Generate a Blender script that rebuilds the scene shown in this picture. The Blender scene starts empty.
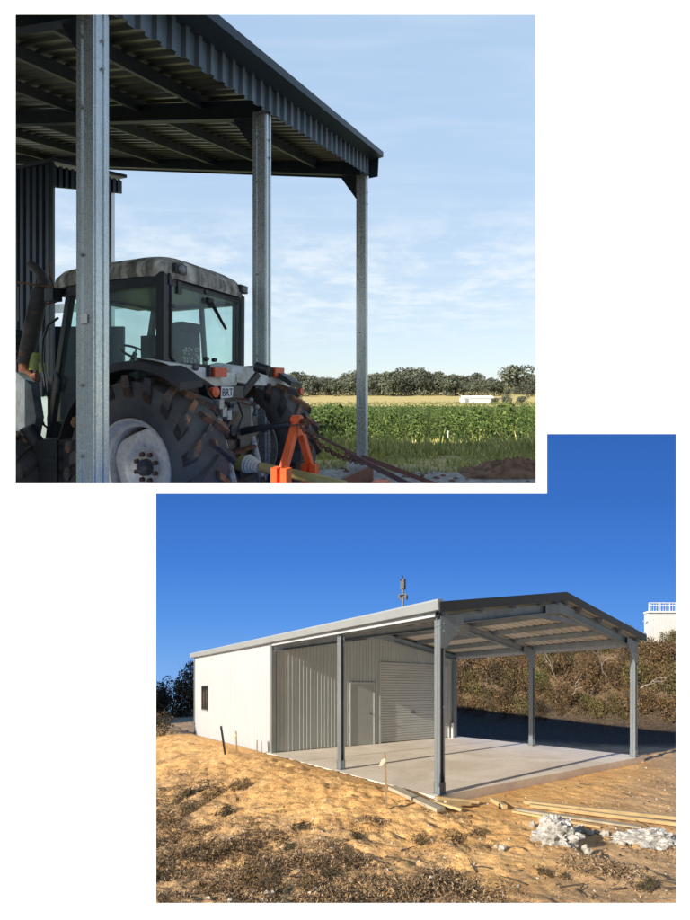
import bpy, math, random
from mathutils import Vector, Matrix, noise as mnoise

R = math.radians
sc = bpy.context.scene
col = sc.collection
# ------------------------------------------------------------------ camera
cam = bpy.data.objects.new('camera', bpy.data.cameras.new('camera'))
col.objects.link(cam)
sc.camera = cam
cam.location = (0, 0, 0)
cam.rotation_euler = (R(90), 0, 0)
cam.data.sensor_fit = 'HORIZONTAL'
cam.data.sensor_width = 36
cam.data.lens = 36 * 454 / 690
cam.data.shift_y = -75 / 690
cam.data.clip_start = 0.05
cam.data.clip_end = 12000

# ------------------------------------------------------------------ light
SUN = Vector((0.773, 0.637, -0.788)).normalized()      # the way the sunlight travels
world = bpy.data.worlds.new('World')
sc.world = world
world.use_nodes = True
wt = world.node_tree
wt.nodes.clear()
w_out = wt.nodes.new('ShaderNodeOutputWorld')
w_bg = wt.nodes.new('ShaderNodeBackground')
w_sky = wt.nodes.new('ShaderNodeTexSky')
w_sky.sky_type = 'NISHITA'
w_sky.sun_disc = False
w_sky.sun_elevation = math.asin(-SUN.z)
w_sky.sun_rotation = math.atan2(-SUN.x, -SUN.y)
w_sky.altitude = 50
w_sky.air_density = 1.0
w_sky.dust_density = 0.3
w_sky.ozone_density = 1.5
w_bg.inputs['Strength'].default_value = 0.080
# thin high cloud, drawn on a flat layer high above (direction divided by its height)
w_tc = wt.nodes.new('ShaderNodeTexCoord')
w_sep = wt.nodes.new('ShaderNodeSeparateXYZ')
wt.links.new(w_tc.outputs['Generated'], w_sep.inputs[0])


def wmath(op, a, b=None, clamp=False):
    n = wt.nodes.new('ShaderNodeMath')
    n.operation = op
    n.use_clamp = clamp
    for i, v in enumerate((a, b)):
        if v is None:
            continue
        if isinstance(v, (int, float)):
            n.inputs[i].default_value = v
        else:
            wt.links.new(v, n.inputs[i])
    return n.outputs[0]


wz = wmath('ADD', wmath('MAXIMUM', w_sep.outputs['Z'], 0.0), 0.10)
w_cmb = wt.nodes.new('ShaderNodeCombineXYZ')
wt.links.new(wmath('DIVIDE', w_sep.outputs['X'], wz), w_cmb.inputs[0])
wt.links.new(wmath('DIVIDE', w_sep.outputs['Y'], wz), w_cmb.inputs[1])


def wnoise(scale, detail, rough, stretch=(1, 1, 1), rot=0.0, dist=0.0):
    mp = wt.nodes.new('ShaderNodeMapping')
    mp.inputs['Scale'].default_value = stretch
    mp.inputs['Rotation'].default_value = (0, 0, rot)
    wt.links.new(w_cmb.outputs[0], mp.inputs[0])
    n = wt.nodes.new('ShaderNodeTexNoise')
    n.inputs['Scale'].default_value = scale
    n.inputs['Detail'].default_value = detail
    n.inputs['Roughness'].default_value = rough
    n.inputs['Distortion'].default_value = dist
    wt.links.new(mp.outputs[0], n.inputs['Vector'])
    return n.outputs['Fac']


def wramp(f, a, b):
    m = wt.nodes.new('ShaderNodeMapRange')
    m.interpolation_type = 'SMOOTHSTEP'
    m.inputs[1].default_value = a
    m.inputs[2].default_value = b
    wt.links.new(f, m.inputs[0])
    return m.outputs[0]


puffs = wramp(wnoise(2.6, 9, 0.66), 0.40, 0.66)
band = wmath('MULTIPLY', wramp(w_sep.outputs['Z'], 0.05, 0.18), wmath('SUBTRACT', 1.0, wramp(w_sep.outputs['Z'], 0.24, 0.40)))
puffs = wmath('MULTIPLY', puffs, band)
streak = wramp(wnoise(1.6, 6, 0.55, (1.0, 5.0, 1), 0.25, 0.6), 0.36, 0.78)
veil = wmath('ADD', wmath('MULTIPLY', wramp(wnoise(0.8, 3, 0.5), 0.2, 0.8), 0.10), 0.0)
cl = wmath('ADD', wmath('MULTIPLY', puffs, 0.58), wmath('ADD', wmath('MULTIPLY', streak, 0.13), veil), True)
w_mix = wt.nodes.new('ShaderNodeMix')
w_mix.data_type = 'RGBA'
wt.links.new(cl, w_mix.inputs[0])
wt.links.new(w_sky.outputs[0], w_mix.inputs[6])
w_mix.inputs[7].default_value = (6.2, 6.6, 6.9, 1)
# a bright milky haze of high cloud fills the part of the sky over the fields
hz = wmath('MULTIPLY', wramp(w_sep.outputs['Y'], 0.0, 0.45), wmath('SUBTRACT', 0.74, wmath('MULTIPLY', wramp(w_sep.outputs['Z'], 0.02, 0.6), 0.06)))
w_mix2 = wt.nodes.new('ShaderNodeMix')
w_mix2.data_type = 'RGBA'
wt.links.new(hz, w_mix2.inputs[0])
wt.links.new(w_sky.outputs[0], w_mix2.inputs[6])
w_hc = wt.nodes.new('ShaderNodeMix')
w_hc.data_type = 'RGBA'
wt.links.new(wramp(w_sep.outputs['Z'], 0.0, 0.55), w_hc.inputs[0])
w_hc.inputs[6].default_value = (4.7, 5.6, 6.15, 1)
w_hc.inputs[7].default_value = (3.7, 5.2, 7.1, 1)
wt.links.new(w_hc.outputs[2], w_mix2.inputs[7])
wt.links.new(w_mix2.outputs[2], w_mix.inputs[6])
wt.links.new(w_mix.outputs[2], w_bg.inputs['Color'])
wt.links.new(w_bg.outputs[0], w_out.inputs['Surface'])

sun = bpy.data.objects.new('sun', bpy.data.lights.new('sun', 'SUN'))
col.objects.link(sun)
sun.data.energy = 5.0
sun.data.angle = R(0.5)
sun.data.color = (1.0, 0.91, 0.78)
sun.rotation_euler = SUN.to_track_quat('-Z', 'Y').to_euler()
sun.location = (-20, -20, 30)

vs = sc.view_settings
sc.display_settings.display_device = 'sRGB'
vs.view_transform = 'Standard'
vs.look = 'None'
vs.exposure = 0.92
vs.gamma = 1
vs.use_curve_mapping = False
sc.cycles.max_bounces = 8
sc.cycles.transparent_max_bounces = 16


# ------------------------------------------------------------------ materials
def lin(r, g, b):
    f = lambda c: ((c / 255) / 12.92 if c / 255 <= 0.04045 else ((c / 255 + 0.055) / 1.055) ** 2.4)
    return (f(r), f(g), f(b))


class NT:
    def __init__(s, name):
        s.m = bpy.data.materials.new(name)
        s.m.use_nodes = True
        s.t = s.m.node_tree
        s.bsdf = s.t.nodes['Principled BSDF']
        s.out = s.t.nodes['Material Output']
        s.tc = s.t.nodes.new('ShaderNodeTexCoord')

    def n(s, typ, **kw):
        nd = s.t.nodes.new(typ)
        for k, v in kw.items():
            setattr(nd, k, v)
        return nd

    def l(s, a, b):
        s.t.links.new(a, b)

    def noise(s, scale, detail=5, rough=0.55, stretch=(1, 1, 1), dist=0.0):
        mp = s.n('ShaderNodeMapping')
        mp.inputs['Scale'].default_value = stretch
        s.l(s.tc.outputs['Object'], mp.inputs[0])
        nd = s.n('ShaderNodeTexNoise')
        nd.inputs['Scale'].default_value = scale
        nd.inputs['Detail'].default_value = detail
        nd.inputs['Roughness'].default_value = rough
        nd.inputs['Distortion'].default_value = dist
        s.l(mp.outputs[0], nd.inputs['Vector'])
        return nd.outputs['Fac']

    def ramp(s, fac, stops):
        r = s.n('ShaderNodeValToRGB')
        e = r.color_ramp.elements
        while len(e) < len(stops):
            e.new(0.5)
        for i, (p, c) in enumerate(stops):
            e[i].position = p
            e[i].color = (*c, 1) if len(c) == 3 else c
        s.l(fac, r.inputs[0])
        return r.outputs[0]

    def mix(s, fac, a, b, mode='MIX'):
        m = s.n('ShaderNodeMix', data_type='RGBA', blend_type=mode)
        for i, v in ((0, fac), (6, a), (7, b)):
            if isinstance(v, (int, float)):
                m.inputs[i].default_value = v
            elif isinstance(v, tuple):
                m.inputs[i].default_value = (*v, 1)
            else:
                s.l(v, m.inputs[i])
        return m.outputs[2]

    def bump(s, h, strength, dist):
        b = s.n('ShaderNodeBump')
        b.inputs['Strength'].default_value = strength
        b.inputs['Distance'].default_value = dist
        s.l(h, b.inputs['Height'])
        s.l(b.outputs[0], s.bsdf.inputs['Normal'])
        return b

    def base(s, v):
        if isinstance(v, tuple):
            s.bsdf.inputs['Base Color'].default_value = (*v, 1)
        else:
            s.l(v, s.bsdf.inputs['Base Color'])

    def put(s, rough=0.6, metal=0.0, spec=0.4):
        s.bsdf.inputs['Roughness'].default_value = rough
        s.bsdf.inputs['Metallic'].default_value = metal
        s.bsdf.inputs['Specular IOR Level'].default_value = spec
        return s.m


def sc3(c, k):
    return tuple(min(1, x * k) for x in c)


def simple(name, c, rough=0.6, metal=0.0, scale=3.0, var=0.25, bump=0.0, bd=0.01, stretch=(1, 1, 1), spec=0.4):
    t = NT(name)
    f = t.noise(scale, 6, 0.6, stretch)
    t.base(t.ramp(f, [(0.3, sc3(c, 1 - var)), (0.5, c), (0.72, sc3(c, 1 + var))]))
    if bump:
        t.bump(t.noise(scale * 4, 5, 0.6, stretch), bump, bd)
    return t.put(rough, metal, spec)


def leafmat(name, dark, mid, light, rough=0.65, spec=0.25):
    t = NT(name)
    g = t.n('ShaderNodeNewGeometry')
    o = t.n('ShaderNodeObjectInfo')
    c = t.ramp(g.outputs['Random Per Island'], [(0.0, dark), (0.5, mid), (1.0, light)])
    hsv = t.n('ShaderNodeHueSaturation')
    m = t.n('ShaderNodeMapRange')
    m.inputs[3].default_value = 0.72
    m.inputs[4].default_value = 1.3
    t.l(o.outputs['Random'], m.inputs[0])
    t.l(m.outputs[0], hsv.inputs['Value'])
    t.l(c, hsv.inputs['Color'])
    t.base(hsv.outputs[0])
    return t.put(rough, 0, spec)


def rusty(name, c, rust, amount, scale, rough=0.55, metal=0.0, bump=0.3, bd=0.02):
    t = NT(name)
    f = t.noise(scale, 8, 0.65)
    f2 = t.noise(scale * 3.1, 5, 0.6)
    m = t.ramp(f, [(amount - 0.05, (1, 1, 1)), (amount + 0.06, (0, 0, 0))])
    cc = t.ramp(f2, [(0.3, sc3(c, 0.75)), (0.7, sc3(c, 1.2))])
    rr = t.ramp(f2, [(0.3, sc3(rust, 0.6)), (0.7, sc3(rust, 1.35))])
    t.base(t.mix(m, cc, rr))
    t.bump(f2, bump, bd)
    return t.put(rough, metal)


def galv(name, c, scale, metal=0.75, rough=0.42):
    t = NT(name)
    v = t.n('ShaderNodeTexVoronoi')
    v.inputs['Scale'].default_value = scale
    t.l(t.tc.outputs['Object'], v.inputs['Vector'])
    sp = t.n('ShaderNodeSeparateColor')
    t.l(v.outputs['Color'], sp.inputs[0])
    a = t.ramp(sp.outputs[0], [(0, sc3(c, 0.91)), (1, sc3(c, 1.07))])
    st = t.ramp(t.noise(scale * 0.05, 5, 0.6, (1, 1, 0.15)), [(0.35, (0.75, 0.75, 0.75)), (0.65, (1, 1, 1))])
    t.base(t.mix(1.0, a, st, 'MULTIPLY'))
    rr = t.ramp(sp.outputs[1], [(0, (rough - 0.08,) * 3), (1, (rough + 0.12,) * 3)])
    t.put(rough, metal)
    t.l(rr, t.bsdf.inputs['Roughness'])
    return t.m


S = 6.5      # metres per drawn metre in the farm yard
Q = 1.118    # metres per drawn metre at the new shed

M = {}
M['white_board'] = simple('white_board', (0.95, 0.95, 0.95), 0.9, scale=30, var=0.0, spec=0.0)
# farm yard
M['galv1'] = galv('galvanised_post', (0.66, 0.70, 0.68), 75 / S, 0.72, 0.30)
M['dark_steel'] = simple('dark_steel', (0.035, 0.045, 0.052), 0.45, 0.3, 2 / S, 0.25)
M['charcoal_trim'] = simple('charcoal_trim', (0.035, 0.048, 0.06), 0.4, 0.2, 1 / S, 0.15)
M['navy_cladding'] = simple('navy_cladding', (0.035, 0.05, 0.075), 0.42, 0.2, 1 / S, 0.2)
M['fascia_zinc'] = simple('fascia_zinc', (0.13, 0.155, 0.17), 0.4, 0.6, 2 / S, 0.2)
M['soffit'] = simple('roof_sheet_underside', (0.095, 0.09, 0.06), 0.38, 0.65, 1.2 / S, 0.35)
M['purlin1'] = galv('purlin_steel', (0.19, 0.195, 0.18), 40 / S, 0.6, 0.5)
M['concrete1'] = simple('footing_concrete', (0.42, 0.41, 0.38), 0.85, 0, 5 / S, 0.3, 0.4, 0.02 * S)
M['rubber'] = simple('tyre_rubber', (0.075, 0.070, 0.063), 0.7, 0, 3 / S, 0.4, 0.3, 0.01 * S)
M['lug'] = rusty('muddy_tread_rubber', (0.06, 0.057, 0.053), (0.25, 0.115, 0.052), 0.455, 3.6 / S, 0.75, 0, 0.5, 0.015 * S)
M['rim'] = rusty('dusty_silver_rim', (0.70, 0.64, 0.56), (0.16, 0.10, 0.06), 0.33, 6 / S, 0.4, 0.35, 0.1, 0.004 * S)
M['bolt_rust'] = simple('rusty_bolt', (0.13, 0.07, 0.04), 0.7, 0.2, 20 / S, 0.3)
M['black_plastic'] = simple('black_plastic', (0.034, 0.034, 0.034), 0.5, 0, 3 / S, 0.25)
M['cab_black'] = simple('black_cab_paint', (0.026, 0.028, 0.03), 0.32, 0.1, 3 / S, 0.2)
M['interior'] = simple('cab_interior', (0.05, 0.055, 0.055), 0.7, 0, 4 / S, 0.3)
M['hood'] = simple('grey_green_bonnet', (0.22, 0.28, 0.27), 0.4, 0.1, 3 / S, 0.2)
M['panel_grey'] = simple('worn_blue_grey_panel', (0.10, 0.12, 0.13), 0.5, 0.1, 6 / S, 0.5)
M['exhaust'] = rusty('sooty_exhaust_steel', (0.06, 0.055, 0.053), (0.16, 0.075, 0.035), 0.36, 9 / S, 0.7, 0.4)
M['rust'] = rusty('rusty_steel', (0.17, 0.07, 0.03), (0.09, 0.035, 0.02), 0.5, 12 / S, 0.8, 0.2)
M['red_brown'] = rusty('faded_red_brown_paint', (0.13, 0.045, 0.025), (0.08, 0.035, 0.02), 0.42, 8 / S, 0.6, 0.1)
M['orange'] = simple('orange_paint', (0.80, 0.12, 0.025), 0.5, 0, 5 / S, 0.25)
M['pto_yellow'] = simple('faded_yellow_plastic', (0.42, 0.34, 0.10), 0.5, 0, 5 / S, 0.2)
M['collar'] = simple('cream_plastic', (0.6, 0.56, 0.46), 0.5, 0, 8 / S, 0.2)
M['grease_steel'] = rusty('greasy_steel', (0.10, 0.10, 0.10), (0.13, 0.07, 0.04), 0.42, 9 / S, 0.5, 0.5)
M['arm_steel'] = rusty('worn_pale_steel', (0.34, 0.34, 0.33), (0.12, 0.08, 0.05), 0.4, 10 / S, 0.45, 0.5)
M['lamp_red'] = simple('orange_red_lens', (0.62, 0.08, 0.02), 0.25, 0, 30 / S, 0.2)
M['lamp_grey'] = simple('dull_lamp_lens', (0.22, 0.22, 0.21), 0.3, 0, 20 / S, 0.2)
M['plate'] = simple('white_plate', (0.62, 0.64, 0.64), 0.45, 0, 20 / S, 0.1)
M['plate_ink'] = simple('plate_ink', (0.03, 0.035, 0.04), 0.5, 0, 20 / S, 0.1)
M['paper'] = simple('white_sticker', (0.72, 0.72, 0.70), 0.7, 0, 14 / S, 0.08)
M['yellow_can'] = simple('yellow_green_canister', (0.20, 0.24, 0.06), 0.4, 0, 8 / S, 0.3)


def glass(name, tint, gloss=0.18):
    t = NT(name)
    tr = t.n('ShaderNodeBsdfTransparent')
    tr.inputs[0].default_value = (*tint, 1)
    gl = t.n('ShaderNodeBsdfGlossy')
    gl.inputs['Color'].default_value = (0.85, 0.95, 0.97, 1)
    gl.inputs['Roughness'].default_value = 0.06
    fr = t.n('ShaderNodeLayerWeight')
    fr.inputs[0].default_value = 0.5
    pw = t.n('ShaderNodeMath', operation='POWER')
    pw.inputs[1].default_value = 4.0
    t.l(fr.outputs['Facing'], pw.inputs[0])
    ad = t.n('ShaderNodeMath', operation='MULTIPLY_ADD', use_clamp=True)
    ad.inputs[1].default_value = 0.6
    ad.inputs[2].default_value = 0.05
    t.l(pw.outputs[0], ad.inputs[0])
    df = t.n('ShaderNodeBsdfDiffuse')
    df.inputs[0].default_value = (0.35, 0.4, 0.4, 1)
    mx0 = t.n('ShaderNodeMixShader')
    dirt = t.ramp(t.noise(1.2 / S, 6, 0.65), [(0.4, (0.03,) * 3), (0.75, (0.2,) * 3)])
    t.l(dirt, mx0.inputs[0])
    t.l(tr.outputs[0], mx0.inputs[1])
    t.l(df.outputs[0], mx0.inputs[2])
    mx = t.n('ShaderNodeMixShader')
    t.l(ad.outputs[0], mx.inputs[0])
    t.l(mx0.outputs[0], mx.inputs[1])
    t.l(gl.outputs[0], mx.inputs[2])
    t.l(mx.outputs[0], t.out.inputs['Surface'])
    return t.m


M['cab_glass'] = glass('green_tinted_glass', (0.80, 0.945, 0.915))


def cab_roof_mat():
    t = NT('lichen_stained_roof')
    f = t.noise(3.2 / S, 9, 0.7)
    g = t.noise(7 / S, 6, 0.6, (1, 1, 0.18))
    c = t.ramp(f, [(0.30, (0.08, 0.077, 0.068)), (0.46, (0.45, 0.42, 0.36)), (0.62, (0.70, 0.66, 0.57)), (0.8, (0.82, 0.78, 0.68))])
    st = t.ramp(g, [(0.42, (0.32, 0.31, 0.28)), (0.60, (1, 1, 1))])
    t.base(t.mix(1.0, c, st, 'MULTIPLY'))
    t.bump(f, 0.3, 0.01 * S)
    return t.put(0.8)


M['cab_roof'] = cab_roof_mat()


def fender_mat():
    t = NT('lichen_spotted_white_paint')
    f = t.noise(5 / S, 8, 0.7)
    t.base(t.ramp(f, [(0.3, (0.20, 0.20, 0.10)), (0.42, (0.55, 0.55, 0.46)), (0.6, (0.78, 0.78, 0.73))]))
    return t.put(0.55)


M['fender_white'] = fender_mat()
M['seat_cloth'] = simple('dark_seat_cloth', (0.05, 0.055, 0.06), 0.9, 0, 8 / S, 0.3)


def check_mat():
    t = NT('speckled_seat_cover')
    v = t.n('ShaderNodeTexVoronoi')
    v.inputs['Scale'].default_value = 30 / S
    t.l(t.tc.outputs['Object'], v.inputs['Vector'])
    t.base(t.ramp(v.outputs['Distance'], [(0.35, (0.55, 0.55, 0.5)), (0.5, (0.06, 0.06, 0.06))]))
    return t.put(0.9)


M['seat_pattern'] = check_mat()


def field_mat():
    t = NT('field_soil_and_grass')
    at = t.n('ShaderNodeAttribute', attribute_name='zone')
    sp = t.n('ShaderNodeSeparateColor')
    t.l(at.outputs['Color'], sp.inputs[0])
    f = t.noise(1.1 / S, 8, 0.65)
    f2 = t.noise(9 / S, 6, 0.7)
    gravel = t.ramp(f2, [(0.3, (0.12, 0.11, 0.095)), (0.5, (0.30, 0.275, 0.24)), (0.7, (0.50, 0.46, 0.41))])
    dry = t.ramp(f, [(0.3, (0.30, 0.28, 0.09)), (0.5, (0.50, 0.40, 0.16)), (0.7, (0.64, 0.48, 0.22))])
    green = t.ramp(f, [(0.3, (0.035, 0.06, 0.012)), (0.5, (0.07, 0.105, 0.02)), (0.7, (0.13, 0.15, 0.035))])
    straw = t.ramp(f, [(0.3, (0.27, 0.23, 0.085)), (0.7, (0.40, 0.32, 0.13))])
    c = t.mix(sp.outputs[0], gravel, dry)
    c = t.mix(sp.outputs[1], c, green)
    c = t.mix(sp.outputs[2], c, straw)
    t.base(c)
    t.bump(f2, 0.6, 0.03 * S)
    return t.put(0.95)


M['field'] = field_mat()
M['soil'] = simple('red_brown_soil', (0.23, 0.125, 0.07), 0.95, 0, 6 / S, 0.5, 0.8, 0.05 * S)
M['leaf_crop'] = leafmat('crop_leaves', (0.022, 0.05, 0.009), (0.06, 0.10, 0.02), (0.15, 0.18, 0.045))
M['leaf_gum'] = leafmat('gum_tree_leaves', (0.05, 0.060, 0.042), (0.085, 0.096, 0.065), (0.13, 0.138, 0.092))
M['leaf_tall'] = leafmat('tall_weed_leaves', (0.18, 0.21, 0.045), (0.38, 0.38, 0.11), (0.66, 0.58, 0.26))
M['bark'] = simple('grey_bark', (0.12, 0.10, 0.08), 0.9, 0, 6 / S, 0.3)
M['far_white'] = simple('white_shed_sheet', (0.7, 0.72, 0.72), 0.5, 0, 1 / S, 0.05)
M['far_grey'] = simple('far_grey', (0.25, 0.27, 0.28), 0.6, 0, 1 / S, 0.1)

# new shed
M['cream_wall'] = simple('cream_wall_sheet', (0.395, 0.42, 0.445), 0.42, 0.0, 0.8, 0.04)
M['front_wall'] = simple('pale_grey_green_wall_sheet', (0.37, 0.395, 0.38), 0.42, 0.05, 0.9, 0.06)
M['door_sheet'] = simple('roller_door_sheet', (0.42, 0.425, 0.40), 0.45, 0.05, 1.2, 0.06)
M['door_grey'] = simple('door_paint', (0.29, 0.305, 0.285), 0.5, 0, 1.5, 0.05)
M['galv2'] = galv('galvanised_portal_steel', (0.26, 0.30, 0.33), 60, 0.45, 0.42)
M['gutter_pale'] = simple('pale_grey_gutter', (0.29, 0.315, 0.33), 0.4, 0.1, 2, 0.06)
M['trim_dark'] = simple('slate_barge_paint', (0.032, 0.037, 0.043), 0.42, 0.1, 2, 0.1)
M['roof_under'] = simple('pale_roof_underside', (0.55, 0.50, 0.42), 0.5, 0.05, 1.0, 0.06)
M['roof_top'] = simple('roof_sheet_top', (0.30, 0.32, 0.33), 0.4, 0.2, 1, 0.1)
M['slate_corner'] = simple('slate_corner_trim', (0.20, 0.23, 0.235), 0.4, 0.2, 2, 0.08)
M['win_glass'] = simple('dark_window_glass', (0.012, 0.014, 0.016), 0.08, 0, 2, 0.1, spec=0.8)
M['win_frame'] = simple('black_window_frame', (0.03, 0.032, 0.033), 0.4, 0.2, 3, 0.1)


def slab_mat():
    t = NT('new_concrete_slab')
    f = t.noise(0.55, 8, 0.62, (1, 1, 1), 0.8)
    f2 = t.noise(14, 6, 0.6)
    c = t.ramp(f, [(0.32, (0.63, 0.54, 0.43)), (0.5, (0.76, 0.67, 0.55)), (0.68, (0.84, 0.755, 0.63))])
    d = t.ramp(f2, [(0.3, (0.82, 0.82, 0.82)), (0.7, (1.0, 1.0, 1.0))])
    t.base(t.mix(1.0, c, d, 'MULTIPLY'))
    t.bump(f2, 0.15, 0.01)
    return t.put(0.8)


M['slab'] = slab_mat()


def sand_mat():
    t = NT('yellow_sand_brown_dirt_painted_shade')
    at = t.n('ShaderNodeAttribute', attribute_name='zone')
    sp = t.n('ShaderNodeSeparateColor')
    t.l(at.outputs['Color'], sp.inputs[0])
    f = t.noise(1.3, 9, 0.62)
    f2 = t.noise(9, 7, 0.7)
    f3 = t.noise(38, 4, 0.7)
    sand = t.ramp(f, [(0.3, (0.64, 0.355, 0.135)), (0.5, (0.82, 0.48, 0.19)), (0.7, (0.89, 0.57, 0.26))])
    dirt = t.ramp(f2, [(0.32, (0.17, 0.11, 0.065)), (0.48, (0.48, 0.31, 0.165)), (0.66, (0.76, 0.51, 0.27))])
    red = t.ramp(f, [(0.3, (0.44, 0.275, 0.145)), (0.7, (0.70, 0.46, 0.245))])
    c = t.mix(sp.outputs[1], sand, red)
    edge = t.n('ShaderNodeMath', operation='MULTIPLY_ADD', use_clamp=True)
    t.l(f2, edge.inputs[0])
    edge.inputs[1].default_value = 1.2
    edge.inputs[2].default_value = -0.6
    ad = t.n('ShaderNodeMath', operation='ADD', use_clamp=True)
    t.l(sp.outputs[0], ad.inputs[0])
    ed2 = t.n('ShaderNodeMath', operation='MULTIPLY')
    t.l(edge.outputs[0], ed2.inputs[0])
    t.l(sp.outputs[0], ed2.inputs[1])
    t.l(ed2.outputs[0], ad.inputs[1])
    c = t.mix(ad.outputs[0], c, dirt)
    c = t.mix(sp.outputs[2], c, t.ramp(f2, [(0.35, (0.045, 0.034, 0.023)), (0.65, (0.13, 0.095, 0.06))]))  # third zone channel: shade behind the shed, painted as near-black ground
    grain = t.ramp(f3, [(0.3, (0.72, 0.70, 0.66)), (0.55, (1, 1, 1))])
    sp2 = t.ramp(t.noise(70, 3, 0.75), [(0.34, (0.35, 0.30, 0.25)), (0.42, (1, 1, 1)), (0.70, (1, 1, 1)), (0.78, (1.5, 1.45, 1.4))])
    c = t.mix(1.0, c, grain, 'MULTIPLY')
    t.base(t.mix(1.0, c, sp2, 'MULTIPLY'))
    vo = t.n('ShaderNodeTexVoronoi')
    vo.inputs['Scale'].default_value = 3.4
    t.l(t.tc.outputs['Object'], vo.inputs['Vector'])
    hsum = t.n('ShaderNodeMath', operation='MULTIPLY_ADD')
    t.l(vo.outputs['Distance'], hsum.inputs[0])
    hsum.inputs[1].default_value = 0.5
    t.l(f2, hsum.inputs[2])
    b1 = t.bump(hsum.outputs[0], 0.8, 0.09)
    b2 = t.n('ShaderNodeBump')
    b2.inputs['Strength'].default_value = 0.5
    b2.inputs['Distance'].default_value = 0.02
    t.l(f3, b2.inputs['Height'])
    t.l(b1.outputs[0], b2.inputs['Normal'])
    t.l(b2.outputs[0], t.bsdf.inputs['Normal'])
    return t.put(0.95, 0, 0.15)


M['sand'] = sand_mat()
M['scrub_brown'] = leafmat('dry_brown_scrub', (0.03, 0.019, 0.009), (0.085, 0.053, 0.023), (0.17, 0.108, 0.048))
M['scrub_olive'] = leafmat('olive_scrub', (0.035, 0.03, 0.010), (0.08, 0.065, 0.022), (0.145, 0.115, 0.04))
M['scrub_green'] = leafmat('green_scrub', (0.04, 0.045, 0.011), (0.085, 0.088, 0.022), (0.15, 0.145, 0.04))
M['scrub_dark'] = leafmat('dark_scrub', (0.022, 0.017, 0.008), (0.05, 0.036, 0.016), (0.10, 0.072, 0.032))
M['dead_wood'] = simple('bleached_dead_wood', (0.24, 0.20, 0.155), 0.9, 0, 8, 0.3)
M['twig'] = simple('dark_twig', (0.07, 0.05, 0.035), 0.9, 0, 8, 0.3)
M['dry_blade'] = leafmat('dry_grass_blades', (0.06, 0.04, 0.024), (0.26, 0.17, 0.095), (0.58, 0.42, 0.25))
M['timber'] = simple('new_yellow_timber', (0.47, 0.345, 0.175), 0.75, 0, 4, 0.2, stretch=(1, 1, 1))
M['timber_grey'] = simple('weathered_timber', (0.36, 0.31, 0.22), 0.85, 0, 5, 0.25)


def rubble_mat():
    t = NT('pale_concrete_rubble')
    f = t.noise(7, 8, 0.7)
    f2 = t.noise(26, 5, 0.7)
    c = t.ramp(f, [(0.30, (0.22, 0.20, 0.165)), (0.44, (0.44, 0.425, 0.395)), (0.7, (0.54, 0.525, 0.49))])
    d = t.ramp(f2, [(0.34, (0.35, 0.33, 0.3)), (0.46, (1, 1, 1))])
    t.base(t.mix(1.0, c, d, 'MULTIPLY'))
    t.bump(f2, 1.0, 0.03)
    return t.put(0.97, 0, 0.1)


M['rubble'] = rubble_mat()
M['stone'] = simple('pale_stone', (0.36, 0.33, 0.28), 0.9, 0, 9, 0.25)
M['stake_wood'] = simple('stake_wood', (0.25, 0.18, 0.10), 0.85, 0, 9, 0.25)
M['stake_black'] = simple('black_steel_picket', (0.02, 0.02, 0.022), 0.5, 0.3, 9, 0.2)
M['ribbon'] = simple('pale_ribbon', (0.62, 0.55, 0.40), 0.8, 0, 9, 0.15)
M['mast'] = simple('mast_grey', (0.22, 0.23, 0.23), 0.5, 0.2, 4, 0.15)
M['panel_white'] = simple('white_wall_panel', (0.62, 0.62, 0.60), 0.5, 0, 2, 0.06)


def sky2_mat():
    t = NT('clear_evening_sky')
    sp = t.n('ShaderNodeSeparateXYZ')
    t.l(t.tc.outputs['Object'], sp.inputs[0])
    # height of the dome point over its distance: the dome's own elevation
    dv = t.n('ShaderNodeMath', operation='DIVIDE')
    t.l(sp.outputs[2], dv.inputs[0])
    t.l(sp.outputs[1], dv.inputs[1])
    mr = t.n('ShaderNodeMapRange')
    mr.inputs[1].default_value = -0.72
    mr.inputs[2].default_value = -0.10
    t.l(dv.outputs[0], mr.inputs[0])
    c = t.ramp(mr.outputs[0], [(0.0, lin(142, 184, 232)), (0.12, lin(122, 172, 232)), (0.32, lin(88, 148, 226)), (0.52, lin(68, 126, 212)), (0.75, lin(56, 110, 194)), (1.0, lin(50, 100, 180))])
    em = t.n('ShaderNodeEmission')
    t.l(c, em.inputs[0])
    em.inputs[1].default_value = 1.07 * 2 ** -vs.exposure
    t.l(em.outputs[0], t.out.inputs['Surface'])
    return t.m


M['sky2'] = sky2_mat()


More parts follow.
